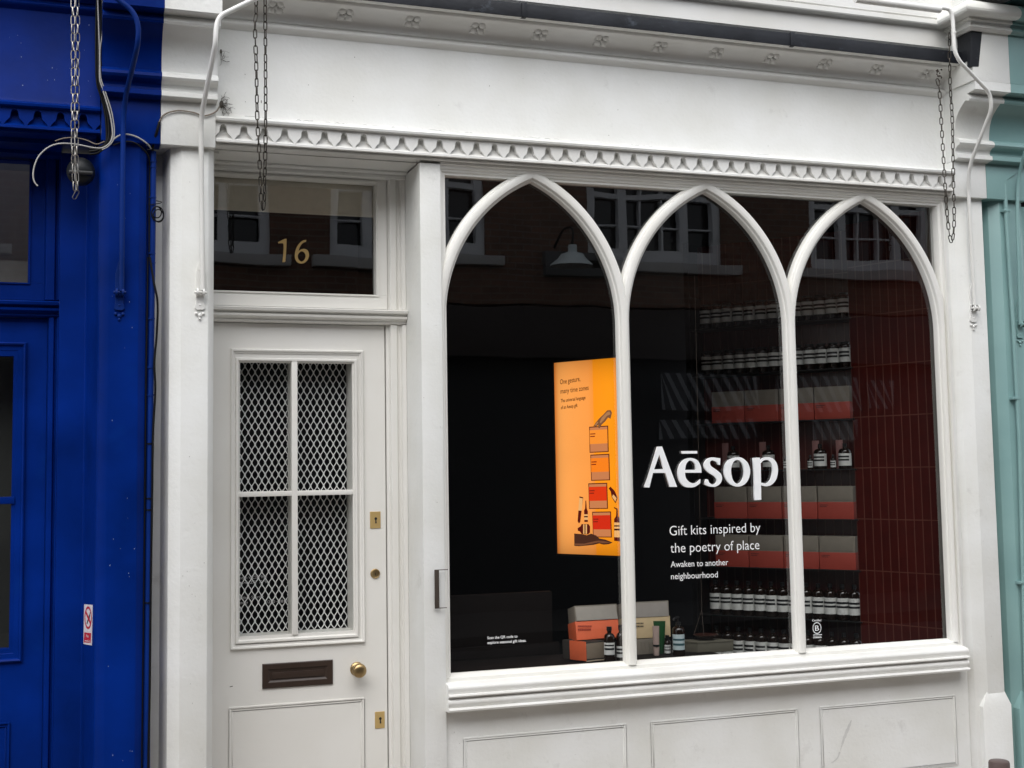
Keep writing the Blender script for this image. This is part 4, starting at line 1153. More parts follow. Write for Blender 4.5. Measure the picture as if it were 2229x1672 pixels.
outline_mesh('shop_name_lettering', loops, 0.0555, LETTER, win, depth=0.012)
def wtxt(name, body, xl, yl, xr, yr, cap_px, bold=0.0, y=YL, par=None, mat=None):
    a, b = P(xl, yl, y), P(xr, yr, y)
    cap = P(xl, yl - cap_px, y).z - a.z
    return text_mesh(name, body, mat or VINYL, par or win, lambda x, z: (x, y, z + (x - a.x) / (b.x - a.x) * (b.z - a.z)), a.x, b.x, a.z, cap, bold)
q = lambda x, y: (1370 + x / 4.879, 940 + y / 4.879)
for body, l, r, cap, bold in (('Gift kits inspired by', (428, 1102), (1392, 1062), 108, -0.005), ('the poetry of place', (437, 1285), (1382, 1247), 108, -0.005), ('Awaken to another', (440, 1440), (1050, 1415), 68, 0.0), ('neighbourhood', (443, 1567), (940, 1546), 68, 0.0)):
    (xl, yl), (xr, yr) = q(*l), q(*r)
    wtxt('slogan_lettering', body, xl, yl, xr, yr, cap / 4.879, bold)
q = lambda x, y: (960 + x / 10.05, 1340 + y / 10.05)
for body, l, r in (('Scan the QR code to', (1015, 518), (1672, 480)), ('explore seasonal gift ideas.', (1015, 625), (1865, 572))):
    (xl, yl), (xr, yr) = q(*l), q(*r)
    wtxt('notice_lettering', body, xl, yl, xr, yr, 6.2, 0.012)
# certification mark
q = lambda x, y: (1669 + x / 3.95, 1252 + y / 3.95)
(xl, yl), (xr, yr) = q(392, 398), q(469, 396)
wtxt('certification_mark', 'Certified', xl, yl, xr, yr, 4.6, 0.012)
c0 = P(*q(432, 455), YL); rr = P(*q(469, 455), YL).x - c0.x; rz = c0.z - P(*q(432, 505), YL).z
circ = lambda k: [(c0.x + rr * k * math.cos(t * math.pi / 20), c0.z + rz * k * math.sin(t * math.pi / 20)) for t in range(40)]
outline_mesh('certification_mark', [circ(1.0), circ(0.87)], YL, VINYL, win)
(xl, yl), (xr, yr) = q(416, 478), q(450, 477)
wtxt('certification_mark', 'B', xl, yl, xr, yr, 12.0, 0.0)
mb = MB()
for yy in (514, 539):
    a, b, c_, d_ = P(*q(398, yy + 3), YL), P(*q(473, yy), YL), P(*q(473, yy - 5), YL), P(*q(398, yy - 2), YL)
    mb.face(a, b, c_, d_)
mb.build('certification_mark', VINYL, win, smooth=0, recalc=False)
(xl, yl), (xr, yr) = q(400, 532), q(471, 529)
wtxt('certification_mark', 'Corporation', xl, yl, xr, yr, 2.6, 0.005)
# small opening hours on the door glass
q = lambda x, y: (480 + x / 5.529, 1180 + y / 5.529)
for body, l, r in (('London WC2H 9HE', (185, 452), (560, 432)), ('+44 20 7 9', (190, 510), (565, 492)), ('Monday – Saturday', (190, 692), (520, 672)), ('Sunday', (190, 750), (330, 742)), ('12:00 – 18:00', (560, 738), (808, 724))):
    (xl, yl), (xr, yr) = q(*l), q(*r)
    wtxt('opening_hours', body, xl, yl, xr, yr, 6.6, 0.0, 0.3098, door, VINYLG)

# ------------------------------------------------------------------ display in the window
ZD = 0.7125
def quad_box(name, front_px, yb, yt, back, mat, parent, bevel=0.003, yl=0.0):
    """Box whose front face is seen at four pixels (bl, br, tr, tl), leaning from depth yb to yt; back = (dx, dy, dz)."""
    bl_, br_, tr_, tl_ = [P(x, y, d) for (x, y), d in zip(front_px, (yb, yb, yt, yt))]
    a = [bl_, br_, tr_, tl_]; bv = Vector(back)
    m = MB(); m.hexa(a, [v + bv for v in a])
    return m.build(name, mat, parent, bevel=bevel), a
zz = lambda pts: zm(1180, 1260, 5.027, pts)
# left gift box, stacked on an open carton
gb = empty('gift_box', P(1290, 1398, 0.27), 'grey gift box with orange sleeve leaning on an open carton in the window', 'box')
gb.location = (0, 0, 0)
quad_box('carton', zz([(381, 668), (838, 632), (817, 272), (352, 297)]), 0.290, 0.345, (0.004, 0.10, -0.024), CARD, gb)
quad_box('lid_panel', zz([(378, 462), (832, 436), (803, 286), (364, 312)]), 0.312, 0.341, (0, 0.004, 0), plain('pale carton lid', (0.36, 0.33, 0.29), 0.7), gb, 0.001)
quad_box('sleeve', zz([(380, 674), (841, 636), (832, 440), (362, 468)]), 0.2868, 0.3165, (0.003, 0.106, -0.024), CORAL, gb, 0.001)
m = MB()
for x0, x1, yy in ((392, 545, 518), (394, 535, 556)):
    x = x0
    while x < x1:
        w = 10 + random.random() * 12
        pp = [P(*zm(1180, 1260, 5.027, [pt])[0], 0.297) for pt in ((x, yy + 9), (min(x1, x + w), yy + 8), (min(x1, x + w), yy - 8), (x, yy - 7))]
        m.face(*pp); x += w + 3
m.build('printing', RED, gb, smooth=0, recalc=False)
lc = empty('open_carton', (0, 0, 0), 'small open carton with orange sleeve lying under the left gift box', 'box')
quad_box('carton', zz([(488, 905), (700, 885), (690, 672), (480, 692)]), 0.245, 0.245, (-0.07, 0.13, 0), CARD_D, lc)
quad_box('sleeve', zz([(480, 902), (489, 902), (481, 690), (472, 690)]), 0.240, 0.240, (-0.047, 0.086, 0), CORAL, lc, 0.002)
quad_box('inner_tray', zz([(490, 880), (690, 862), (684, 690), (482, 712)]), 0.2425, 0.2425, (0, 0.002, 0), plain('carton tray', (0.24, 0.19, 0.14), 0.8), lc, 0.003)
quad_box('rim', zz([(484, 912), (702, 888), (702, 876), (484, 898)]), 0.2415, 0.2415, (0, 0.004, 0), plain('carton edge', (0.42, 0.34, 0.25), 0.8), lc, 0.001)
# right gift box, behind the mullion
gb2 = empty('gift_box', (0, 0, 0), 'grey gift box with sand coloured sleeve standing behind the first mullion', 'box')
quad_box('carton', zz([(905, 655), (1404, 628), (1382, 236), (880, 262)]), 0.40, 0.452, (0.004, 0.10, -0.022), CARD, gb2)
quad_box('lid_panel', zz([(920, 430), (1388, 408), (1368, 252), (900, 275)]), 0.420, 0.4485, (0, 0.004, 0), plain('pale carton lid two', (0.32, 0.29, 0.26), 0.7), gb2, 0.001)
quad_box('sleeve', zz([(904, 660), (1408, 632), (1398, 404), (890, 430)]), 0.3965, 0.4235, (0.003, 0.106, -0.022), SAND, gb2, 0.001)
m = MB()
for x0, x1, yy in ((985, 1110, 486), (985, 1112, 520)):
    x = x0
    while x < x1:
        w = 10 + random.random() * 12
        pp = [P(*zm(1180, 1260, 5.027, [pt])[0], 0.405) for pt in ((x, yy + 7), (min(x1, x + w), yy + 6), (min(x1, x + w), yy - 6), (x, yy - 5))]
        m.face(*pp); x += w + 3
m.build('printing', INK, gb2, smooth=0, recalc=False)
st_ = empty('cardboard_stand', (0, 0, 0), 'ribbed grey cardboard stand under the gift box with sand coloured sleeve', 'stand')
_, fc = quad_box('body', zz([(1040, 872), (1242, 850), (1236, 652), (1030, 668)]), 0.39, 0.39, (-0.02, 0.13, 0), CARD, st_)
m = MB()
for t in (0.25, 0.45, 0.65, 0.85):
    b_, t_ = fc[0].lerp(fc[1], t), fc[3].lerp(fc[2], t)
    b_ = b_.lerp(t_, 0.12); t_ = b_.lerp(t_, 0.85)
    m.tube([b_, t_], 0.003, 6)
m.build('rib', CARD, st_)
def set_bottle(px, py_base, mbx, label, cat='bottle', mats=None, name='bottle', rz=0.0):
    b_ = PF(px, py_base, ZD)
    o = mbx.build(name, mats or BM, smooth=40, recalc=False)
    o.location = b_; o.rotation_euler = (0, 0, rz)
    return tag(o, label, cat)
FS = math.atan2(-5.7, -2.6)
def px_m(px_len, y):  # metres covered by a length in pixels at depth y
    return px_len / F_PX * (y + 5.45) * 1.06
b1 = bottle_mb(0.0265, 0.112, 0.136, 0.150, 0.0105, 0.166, 0.038, 0.094, [(0.40, 0.56), (0.72, 0.84)], FS, (-1.25, 1.15), (-1.0, 0.95), rc=0.0125)
set_bottle(1327.5, 1442, b1, 'brown bottle with black cap in front of the orange sleeve')
b2 = bottle_mb(0.0228, 0.108, 0.136, 0.150, 0.009, 0.170, 0.022, 0.074, [(0.30, 0.48), (0.62, 0.80)], FS, (-1.25, 1.15), (-1.1, 1.0), rc=0.0115)
set_bottle(1352.5, 1440, b2, 'brown bottle half hidden by the first mullion')
b3 = bottle_mb(0.0165, 0.055, 0.066, 0.072, 0.0075, 0.092, 0.006, 0.046, [(0.32, 0.48), (0.70, 0.82)], FS, (-1.25, 1.15), (-1.1, 1.0), rc=0.0095)
set_bottle(1453.5, 1424, b3, 'smallest brown bottle in front of the green tube')
pb = bottle_mb(0.0305, 0.118, 0.140, 0.148, 0.0105, 0.160, 0.030, 0.104, [(0.28, 0.42), (0.60, 0.72)], FS, (-1.2, 1.15), (-1.05, 1.05), rc=0.0125)
pb.mi = 1
pb.tube([(0, 0, 0.158), (0, 0, 0.182)], 0.0035, 8); pb.tube([(0.006, 0.004, 0.183), (-0.004, -0.003, 0.185), (-0.028, -0.014, 0.180), (-0.032, -0.016, 0.172)], 0.0048, 8)
pbo = set_bottle(1478, 1427, pb, 'brown pump bottle with pale blue label beside the green tube', mats=[AMBER, BLACKP, LABELB, INKT], name='pump_bottle')
def tube_obj(px, py, w0, w1, h, mat, capm, label, band=None):
    o = empty('tube', (0, 0, 0), label, 'tube')
    b_ = PF(px, py, ZD)
    m = MB(); hc = h * 0.14
    n = 16; rings = []
    for k in range(7):
        t = k / 6
        wx, wy = w0 + (w1 - w0) * t, (w0 * 0.9) * (1 - t) + 0.002 * t
        rings.append([(wx * math.cos(2 * math.pi * j / n), wy * math.sin(2 * math.pi * j / n), hc + (h - hc) * t) for j in range(n)])
    m.add([v for r_ in rings for v in r_], [(i * n + j, i * n + (j + 1) % n, (i + 1) * n + (j + 1) % n, (i + 1) * n + j) for i in range(6) for j in range(n)])
    body = m.build('body', mat, o, smooth=60)
    m = MB(); m.lathe([(w0 * 0.8, 0), (w0 * 0.92, 0.002), (w0 * 0.95, hc)], n=16); m.build('cap', capm, o, smooth=40)
    if band:
        m = MB()
        for z0, z1 in band:
            m.lathe([(w0 * 1.03, z0 * h), (w0 * 1.05, z1 * h)], n=16)
        m.build('band', INK, o, smooth=40)
    o.location = b_
    o.rotation_euler = (0, 0, -0.42)
    return o
tube_obj(1429, 1427, 0.0150, 0.0165, 0.142, PINK, PINK, 'pale pink tube standing left of the green tube in the window', [(0.31, 0.37)])
tube_obj(1437, 1423, 0.0215, 0.030, 0.158, GREEN, plain('green cap', (0.008, 0.05, 0.016), 0.4), 'dark green tube standing in front of the sand coloured sleeve')
ob = empty('display_box', (0, 0, 0), 'flat olive grey box under the dark dish in the window', 'box')
quad_box('carton', zz([(1705, 822), (2095, 792), (2095, 672), (1702, 695)]), 0.33, 0.33, (-0.075, 0.10, 0.0), OLIVE, ob)
quad_box('lid', zz([(1702, 712), (2098, 688), (2098, 666), (1700, 690)]), 0.328, 0.328, (-0.077, 0.105, 0.0), OLIVE, ob, 0.0015)
dc = P(1536, 1386, 0.38)
m = MB(); m.lathe([(0.02, -0.004), (0.045, -0.001), (0.060, 0.006), (0.062, 0.009), (0.058, 0.009), (0.04, 0.004), (0.005, 0.002)], n=28)
o = m.build('dish', plain('dark glazed dish', (0.05, 0.02, 0.015), 0.3), smooth=50); o.location = (dc.x, dc.y, dc.z + 0.002)
tag(o, 'dark oval dish on the olive grey box', 'dish')
m = MB(); m.tube([P(1510, 1382, 0.42), P(1527.5, 1328, 0.46), P(1526, 1262, 0.46), P(1524, 1150, 0.46), P(1520, 960, 0.46), P(1512, 600, 0.46)], 0.0009, 5); m.tube([P(1527.5, 1328, 0.46), P(1532, 1382, 0.40)], 0.0009, 5)
tag(m.build('hanging_wire', plain('dull wire', (0.10, 0.075, 0.06), 0.5)), 'thin wire hanging down to the dark dish', 'wire')

# ------------------------------------------------------------------ chains
def chain(name, strands, pitch, wid, r, mat, label, group=None, closed=False):
    mb = MB()
    def link(c, t, side):
        w = t.cross(side).normalized()
        L = pitch / 2 + r * 0.9 - wid / 2
        pts = []
        for k in range(5): a = math.pi * k / 4; pts.append(c + t * (L + wid / 2 * math.sin(a)) + side * (wid / 2 * math.cos(a)))
        for k in range(5): a = math.pi * k / 4; pts.append(c - t * (L + wid / 2 * math.sin(a)) - side * (wid / 2 * math.cos(a)))
        n = len(pts); m_ = 6
        vs = []
        for i, p in enumerate(pts):
            tg = (pts[(i + 1) % n] - pts[i - 1]).normalized()
            u = tg.cross(w).normalized()
            for k in range(m_):
                a = 2 * math.pi * k / m_
                vs.append(p + (u * math.cos(a) + w * math.sin(a)) * r)
        fs = [(i * m_ + k, i * m_ + (k + 1) % m_, ((i + 1) % n) * m_ + (k + 1) % m_, ((i + 1) % n) * m_ + k) for i in range(n) for k in range(m_)]
        mb.add(vs, fs)
    for pts in strands:
        pts = crom(pts, 10)
        acc, i, tot = 0.0, 0, sum((b - a).length for a, b in zip(pts, pts[1:]))
        n = max(2, int(round(tot / pitch)))
        def at_len(s):
            for a, b in zip(pts, pts[1:]):
                l = (b - a).length
                if s <= l: return a.lerp(b, s / l), (b - a).normalized()
                s -= l
            return pts[-1].copy(), (pts[-1] - pts[-2]).normalized()
        for i in range(n):
            c, t = at_len((i + 0.5) * tot / n)
            ref = Vector((1, 0, 0)) if abs(t.x) < 0.8 else Vector((0, 0, 1))
            side = (ref - t * ref.dot(t)).normalized()
            ang = (0.0 if i % 2 == 0 else math.pi / 2) + math.radians(28) + random.uniform(-0.35, 0.35)
            side = side * math.cos(ang) + t.cross(side) * math.sin(ang)
            link(c, t, side)
    return tag(mb.build(name, mat, smooth=60, recalc=False), label, 'chain', group)
yc = -0.2
pt = lambda L, y=yc: [P(a, b, y) for a, b in L]
GRP = 'chains hanging from the shop cornices'
chain('hanging_chain', [pt([(557, -40), (557.5, 25), (555, 58), (558, 150), (560, 253), (564, 330), (567, 400), (569, 440), (573, 456), (576, 430), (576, 392), (578, 300), (578, 150), (577, 0), (576, -40)])], 0.0345, 0.0138, 0.0025, CHAIN_D, 'tarnished chain loop hanging in front of the white shop door', GRP)
chain('hanging_chain', [pt([(2040, 172), (2045, 200), (2050, 283), (2055, 367), (2059, 430), (2063, 480), (2067, 512), (2071, 524), (2075, 512), (2077, 470), (2075, 380), (2073, 265), (2068, 177), (2066.5, 72)])], 0.0330, 0.0138, 0.0025, CHAIN_D, 'tarnished chain loop hanging at the right end of the arched window', GRP)
chain('hanging_chain', [pt([(159, -40), (159, 60), (159.5, 180), (159, 290), (161, 370), (163, 412), (165, 424), (167, 405), (166, 330), (168, 200), (169, 80), (168, -40)])], 0.0350, 0.0150, 0.0023, STEEL, 'bright steel chain loop hanging in front of the blue shop', GRP)

# ------------------------------------------------------------------ awning arms
def awning_arm(px, depths, r, mat, bracket, label, tubebox=None, k=8):
    root = empty('awning_arm', (0, 0, 0), label, 'awning arm', 'folded awning arms on the pilasters')
    pts = [P(a, b, d) for (a, b), d in zip(px, depths)]
    # round the bends
    out = [pts[0]]
    for a, b, c in zip(pts, pts[1:], pts[2:]):
        l = min((b - a).length, (c - b).length, 0.12) * 0.5
        p0, p1 = b + (a - b).normalized() * l, b + (c - b).normalized() * l
        out += [p0.lerp(b, t).lerp(b.lerp(p1, t), t) for t in (0, 0.25, 0.5, 0.75, 1.0)]
    out.append(pts[-1])
    m = MB(); m.tube(out, r, 14); m.build('rod', mat, root, smooth=50)
    bx, by, hh = bracket
    c = P(bx, by, -0.026)
    m = MB()
    ol = [(-0.010, 0.095), (-0.004, 0.118), (0.0, 0.124), (0.004, 0.118), (0.010, 0.095), (0.0165, 0.07), (0.0165, -0.055), (0.021, -0.075), (0.012, -0.083), (0.0, -0.082), (-0.012, -0.083), (-0.021, -0.075), (-0.0165, -0.055), (-0.0165, 0.07)]
    n = len(ol)
    fr = [(c.x + x, c.y - 0.007, c.z + z) for x, z in ol]; bk = [(c.x + x, c.y + 0.004, c.z + z) for x, z in ol]
    m.add(fr + bk, [tuple(range(n - 1, -1, -1))] + [(i, (i + 1) % n, n + (i + 1) % n, n + i) for i in range(n)])
    for x, z, rr_ in ((0, -0.105, 0.009), (-0.014, -0.097, 0.007), (0.014, -0.097, 0.007), (0, -0.119, 0.006)):
        m.ball((c.x + x, c.y - 0.002, c.z + z), rr_, 0.006, rr_, 10, 6)
    for z in (-0.062, 0.085):
        m.ball((c.x, c.y - 0.006, c.z + z), 0.0055, 0.004, 0.0055, 8, 5)
    m.build('back_plate', mat, root, bevel=0.0015, seg=1)
    m = MB()
    for s_ in (-0.0125, 0.0125):
        m.lathe([(0.0165, -0.004), (0.0165, 0.004)], (0, 0, 0), 'z', 14)
        k_ = len(m.v) - 28
        for i in range(k_, len(m.v)):
            x, y, z = m.v[i]; m.v[i] = (c.x + s_ + z, c.y - 0.026 + x, c.z - 0.012 + y)
        m.box(c.x + s_ - 0.004, c.x + s_ + 0.004, c.y - 0.026, c.y - 0.004, c.z - 0.026, c.z + 0.004)
    m.tube([(c.x - 0.024, c.y - 0.026, c.z - 0.012), (c.x + 0.025, c.y - 0.026, c.z - 0.012)], 0.006, 8)
    m.build('hinge', mat, root, smooth=40)
    return root
awning_arm([(575, -12), (478, 35), (470, 60), (469.5, 94), (437.5, 256), (438.5, 420), (441.5, 632)], [-0.36, -0.34, -0.34, -0.34, -0.10, -0.065, -0.053], 0.0105, WHITE, (435, 632, 0), 'white folded awning arm on the pilaster left of the white door')
ra = awning_arm([(2030, 14), (2068, 20), (2074, 40), (2077, 110), (2088, 133), (2155, 203), (2159, 236), (2109, 365), (2108, 420), (2121.5, 664)], [-0.42, -0.42, -0.42, -0.42, -0.42, -0.34, -0.33, -0.11, -0.07, -0.053], 0.0095, WHITE, (2117, 667, 0), 'white folded awning arm on the pilaster right of the arched window')
m = MB(); m.tube([P(1862, -2, -0.42), P(2046, 21, -0.42)], 0.0175, 14); m.build('sleeve_tube', WHITE, ra, smooth=50)
m = MB(); m.tube([P(2076, 70, -0.42), P(2076.5, 73, -0.42)], 0.0125, 12); m.build('collar', WHITE, ra, smooth=50)
awning_arm([(240, -14), (290, 24), (302, 56), (300, 98), (273, 212), (268.5, 258), (266.5, 420), (265, 634)], [-0.34, -0.34, -0.34, -0.33, -0.12, -0.08, -0.065, -0.053], 0.0105, BLUE_D, (260, 632, 0), 'blue folded awning arm on the blue pilaster')
awning_arm([(2232, 330), (2220, 372), (2216, 400), (2214, 470), (2221.5, 705)], [-0.15, -0.09, -0.075, -0.068, -0.053], 0.0095, TEAL, (2218, 702, 0), 'sea green folded awning arm on the teal pilaster')

# ------------------------------------------------------------------ pipes and cables
def cable(name, pts, r, mat, label, cat='cable', group=None, k=6, n=8):
    m = MB(); m.tube(crom(pts, k), r, n)
    return tag(m.build(name, mat, smooth=60), label, cat, group)
def clip(mb, c, r, wdt):
    mb.box(c.x - wdt, c.x + r + 0.004, c.y - r - 0.003, c.y + r + 0.012, c.z - 0.007, c.z + 0.007)
tpipe = empty('conduit_pipe', (0, 0, 0), 'sea green vertical pipe clipped to the teal pilaster', 'pipe')
m = MB(); m.tube([P(2187.5, 398, -0.045), P(2190, 470, -0.045), P(2206, 720, -0.045), P(2219, 960, -0.045), P(2228, 1300, -0.045), P(2236, 1600, -0.045)], 0.0105, 12); m.build('pipe', TEAL, tpipe, smooth=50)
for px, py in ((2191, 459), (2211, 867), (2226, 1268)):
    m = MB(); c = P(px, py, -0.042); clip(m, c, 0.011, 0.026); m.ball((c.x - 0.02, c.y - 0.012, c.z), 0.005, 0.004, 0.005, 8, 5); m.build('clip', TEAL, tpipe, bevel=0.003)
cable('cable', [P(2186, 402, -0.045), P(2190, 393, -0.05), P(2202, 384, -0.055), P(2216, 375, -0.055), P(2236, 372, -0.05)], 0.0022, TEAL, 'thin sea green cable leaving the top of the teal pipe')
bpipe = empty('conduit_pipe', (0, 0, 0), 'blue vertical pipe in the gap between the blue and white pilasters', 'pipe')
m = MB(); m.tube([P(334, 330, -0.0), P(333, 480, 0.0), P(331, 640, 0.0), P(329, 800, 0.0), P(326, 1000, 0.0), P(322, 1340, 0.0), P(318, 1690, 0.0)], 0.0115, 12); m.build('pipe', BLUE_D, bpipe, smooth=50)
for py in (352, 364, 430, 552, 572, 694, 800, 860, 966, 1085, 1110, 1312):
    m = MB(); c = P(333.5 - (py - 330) / 1360 * 15.5, py, 0.0); m.tube([(c.x, c.y, c.z - 0.003), (c.x, c.y, c.z + 0.003)], 0.0145, 12); m.build('pipe_clip', BLUE_D if py < 900 else CABB, bpipe, smooth=50)
cable('cable', [P(326, 560, -0.012), P(335, 615, -0.016), P(343, 660, -0.018), P(341, 730, -0.016), P(336, 790, -0.014), P(338, 850, -0.012), P(333, 950, -0.012), P(331, 1100, -0.01), P(328, 1300, -0.01), P(326, 1500, -0.01), P(322, 1690, -0.01)], 0.0045, CABB, 'black cable running down beside the blue pipe', k=8)
cable('cable', [P(322, 560, -0.004), P(321, 640, -0.004), P(319, 760, -0.004), P(317, 900, -0.004), P(314, 1200, -0.004), P(308, 1690, -0.004)], 0.0032, CABB, 'thin black cable close to the blue pilaster edge')
m = MB()
for a, b, r_ in ((343, 466, 13), (345, 470, 11), (341, 462, 10)):
    c = P(a, b, -0.012)
    m.tube([(c.x + r_ * 0.0019 * math.cos(t * math.pi / 8), c.y + 0.003 * math.sin(t), c.z + r_ * 0.0024 * math.sin(t * math.pi / 8)) for t in range(17)], 0.0026, 6)
m.tube(crom([P(322, 446, -0.01), P(345, 443, -0.02), P(352, 440, -0.02), P(340, 437, -0.015)], 5), 0.0018, 6)
tag(m.build('cable_coil', CABB, smooth=60), 'small tangled black cable coil between the blue and white pilasters', 'cable')
ycb = -0.09
cable('cable', [P(212, -20, ycb), P(215, 60, ycb), P(217, 120, ycb), P(217, 170, ycb), P(222, 190, ycb), P(232, 222, ycb), P(240, 252, ycb), (P(245, 285, ycb)), P(243, 303, ycb), P(236, 314, ycb), P(222, 322, ycb), P(205, 322, ycb), P(180, 317, ycb), P(155, 313, ycb), P(128, 313, ycb), P(105, 321, ycb), P(86, 338, ycb), P(76, 358, ycb), P(72, 380, ycb), P(75, 396, ycb), P(82, 405, ycb)], 0.0030, CABW, 'white cable looping under the blue cornice')
cable('cable', [P(221, -20, ycb), P(224, 20, ycb), P(223, 70, ycb), P(218, 110, ycb), P(219, 165, ycb), P(226, 190, ycb), P(240, 232, ycb), P(246, 258, ycb), P(249, 285, ycb), P(246, 306, ycb), P(234, 320, ycb), P(222, 326, ycb)], 0.0022, CABW, 'thin pale cable hanging beside the white one on the blue shop')
cable('cable', [P(247, 303, ycb), P(258, 296, -0.075), P(270, 292.5, -0.06), P(285, 294, -0.06), P(303, 301, -0.06), P(320, 313, -0.05), P(331, 326, -0.02)], 0.0036, CABW, 'white cable arching behind the blue awning arm')
cable('cable', [P(246, 316, ycb), P(262, 311, -0.07), P(280, 308, -0.07), P(297, 313, -0.07), P(315, 328, -0.055), P(324, 344, -0.03), P(326, 370, 0.0), P(325, 450, 0.0), P(325, 560, 0.0)], 0.0034, CABB, 'black cable arching over the top of the blue pilaster')
for i, (dx, r_) in enumerate(((0, 0.0055), (6, 0.0045), (-5, 0.004))):
    cable('cable', [P(216 + dx, -20, -0.07), P(214 + dx, 60, -0.07), P(214 + dx, 130, -0.07), P(216 + dx, 180, -0.07), P(226 + dx, 215, -0.07), P(234 + dx, 250, -0.07), P(237 + dx, 290, -0.07), P(232 + dx * .5, 312, -0.07), P(215, 326 + dx, -0.06), P(195, 330 + dx, -0.05)], r_, CABB, ('black cable, %s of the bundle behind the white cable on the blue shop' % ['thickest', 'right one', 'left one'][i]), group='black cable bundle')
cable('cable', [P(120, 307, -0.05), P(140, 301, -0.05), P(165, 300, -0.05), P(190, 306, -0.05), P(210, 314, -0.06), P(228, 308, -0.07)], 0.0025, CABT, 'dusty brown cable under the blue trefoil moulding')
cable('cable', [P(346, 268, -0.055), P(352, 255, -0.058), P(364, 246, -0.06), P(385, 241, -0.06), P(405, 242, -0.06), P(425, 246, -0.06), P(440, 252, -0.06), P(455, 250, -0.06), P(470, 243, -0.058), P(478, 232, -0.04)], 0.0030, CABT, 'dusty brown cable stapled across the white capital')
cable('cable', [P(331, 328, -0.02), P(336, 305, -0.04), P(342, 285, -0.055), P(347, 266, -0.058)], 0.006, CABB, 'short black cable bundle between the blue pipe and the white capital')
# dry twigs and cobweb dirt caught in the corner of the fascia
rnd = random.Random(11)
for seeds, n_, lb in (([(482, 215), (486, 230), (484, 245), (490, 225), (486, 232), (495, 240), (500, 236), (478, 224)], 44, 'dry twigs and cobweb dirt in the lower left corner of the white fascia'), ([(481, 112), (482, 122), (481, 130)], 12, 'small clump of cobweb dirt halfway up the left edge of the fascia')):
    m = MB()
    hub = seeds[0]
    c = P(hub[0], hub[1] + 12 if n_ > 20 else hub[1], -0.004); m.ball((c.x, c.y, c.z), 0.010 if n_ > 20 else 0.005, 0.006, 0.016 if n_ > 20 else 0.010, 7, 5)
    for i in range(n_):
        bx, by = rnd.choice(seeds)
        a = rnd.uniform(-1.2, 1.4); l = rnd.uniform(5, 20)
        pts_ = [P(hub[0], hub[1] + (12 if n_ > 20 else 0), -0.004), P(bx, by, -0.006)]
        x, y = bx, by
        for k in range(3):
            x += l / 3 * math.cos(a); y += l / 3 * math.sin(a); a += rnd.uniform(-0.7, 0.7)
            pts_.append(P(x, y, -0.003 - rnd.random() * 0.015))
        m.tube(pts_, rnd.uniform(0.0003, 0.0009), 4)
    tag(m.build('dry_twigs', TWIG, smooth=0), lb, 'twigs')
m = MB()
for i in range(16):
    bx, by = 2044 + rnd.uniform(-6, 6), 162 + rnd.uniform(-12, 14)
    c = P(bx, by, -0.13); m.ball((c.x, c.y, c.z), rnd.uniform(.002, .006), 0.004, rnd.uniform(.002, .006), 6, 4)
tag(m.build('rusty_hook', RUST, smooth=40), 'rusty fixing on the cornice where the right chain starts', 'hook')

# ------------------------------------------------------------------ small things on the neighbours
camr = empty('security_camera', (0, 0, 0), 'dark round security camera under the blue cornice', 'camera')
c = P(176, 374, 0.0)
m = MB(); m.ball((c.x, c.y, c.z), 0.056, 0.052, 0.058, 24, 16); m.build('dome', CAMG, camr, smooth=60)
m = MB(); m.box(c.x - 0.047, c.x + 0.047, c.y - 0.054, c.y - 0.02, c.z - 0.024, c.z - 0.006); m.build('visor_slot', BLACKP, camr, bevel=0.006)
m = MB(); m.lathe([(0.03, -0.055), (0.032, 0.05)], (c.x, c.y + 0.02, c.z + 0.02), 'y', 16); m.build('mount', BLACKP, camr, smooth=50)
nsr = empty('no_smoking_sign', (0, 0, 0), 'small white and red no smoking sticker on the blue door jamb', 'sign')
q = lambda x, y: (x / 3.95, 1252 + y / 3.95)
ys = 0.0525
a = [P(*q(722, 592), ys), P(*q(788, 603), ys), P(*q(797, 256), ys), P(*q(728, 250), ys)]
# the sticker sits on the facet next to the pilaster, so build it flat there
def facet(px, py, lift=0.0):
    v = PL(px, py, (0.074, 0.19), (0.040, -0.184))
    n = Vector((-0.184, -0.040, 0)).normalized()
    return v + n * lift
aa = [q(720, 592), q(790, 604), q(798, 256), q(727, 250)]
m = MB(); m.hexa([facet(x, y, 0.0016) for x, y in aa], [facet(x, y, 0.0002) for x, y in aa]); m.build('plate', SIGNW, nsr, smooth=0)
bb = [q(724, 576), q(784, 584), q(788, 498), q(729, 492)]
m = MB(); m.face(*[facet(x, y, 0.0021) for x, y in bb]); m.build('red_field', SIGNR, nsr, smooth=0, recalc=False)
cx_, cy_ = q(762, 366); rx_, ry_ = 31 / 3.95, 98 / 3.95
m = MB()
for k in range(32):
    t0, t1 = 2 * math.pi * k / 32, 2 * math.pi * (k + 1) / 32
    m.face(*[facet(cx_ + rx_ * f * math.cos(t), cy_ + ry_ * f * math.sin(t), 0.0021) for f, t in ((1, t0), (1, t1), (0.8, t1), (0.8, t0))][::-1])
m.face(*[facet(*q(x, y), 0.0024) for x, y in ((780, 425), (788, 408), (745, 305), (738, 322))][::-1])
m.build('prohibition_ring', SIGNR, nsr, smooth=0, recalc=False)
m = MB(); m.face(*[facet(*q(x, y), 0.0022) for x, y in ((748, 415), (754, 424), (778, 345), (772, 338))]); m.face(*[facet(*q(x, y), 0.0022) for x, y in ((770, 380), (774, 384), (782, 320), (777, 318))]); m.build('cigarette_symbol', INK, nsr, smooth=0, recalc=False)
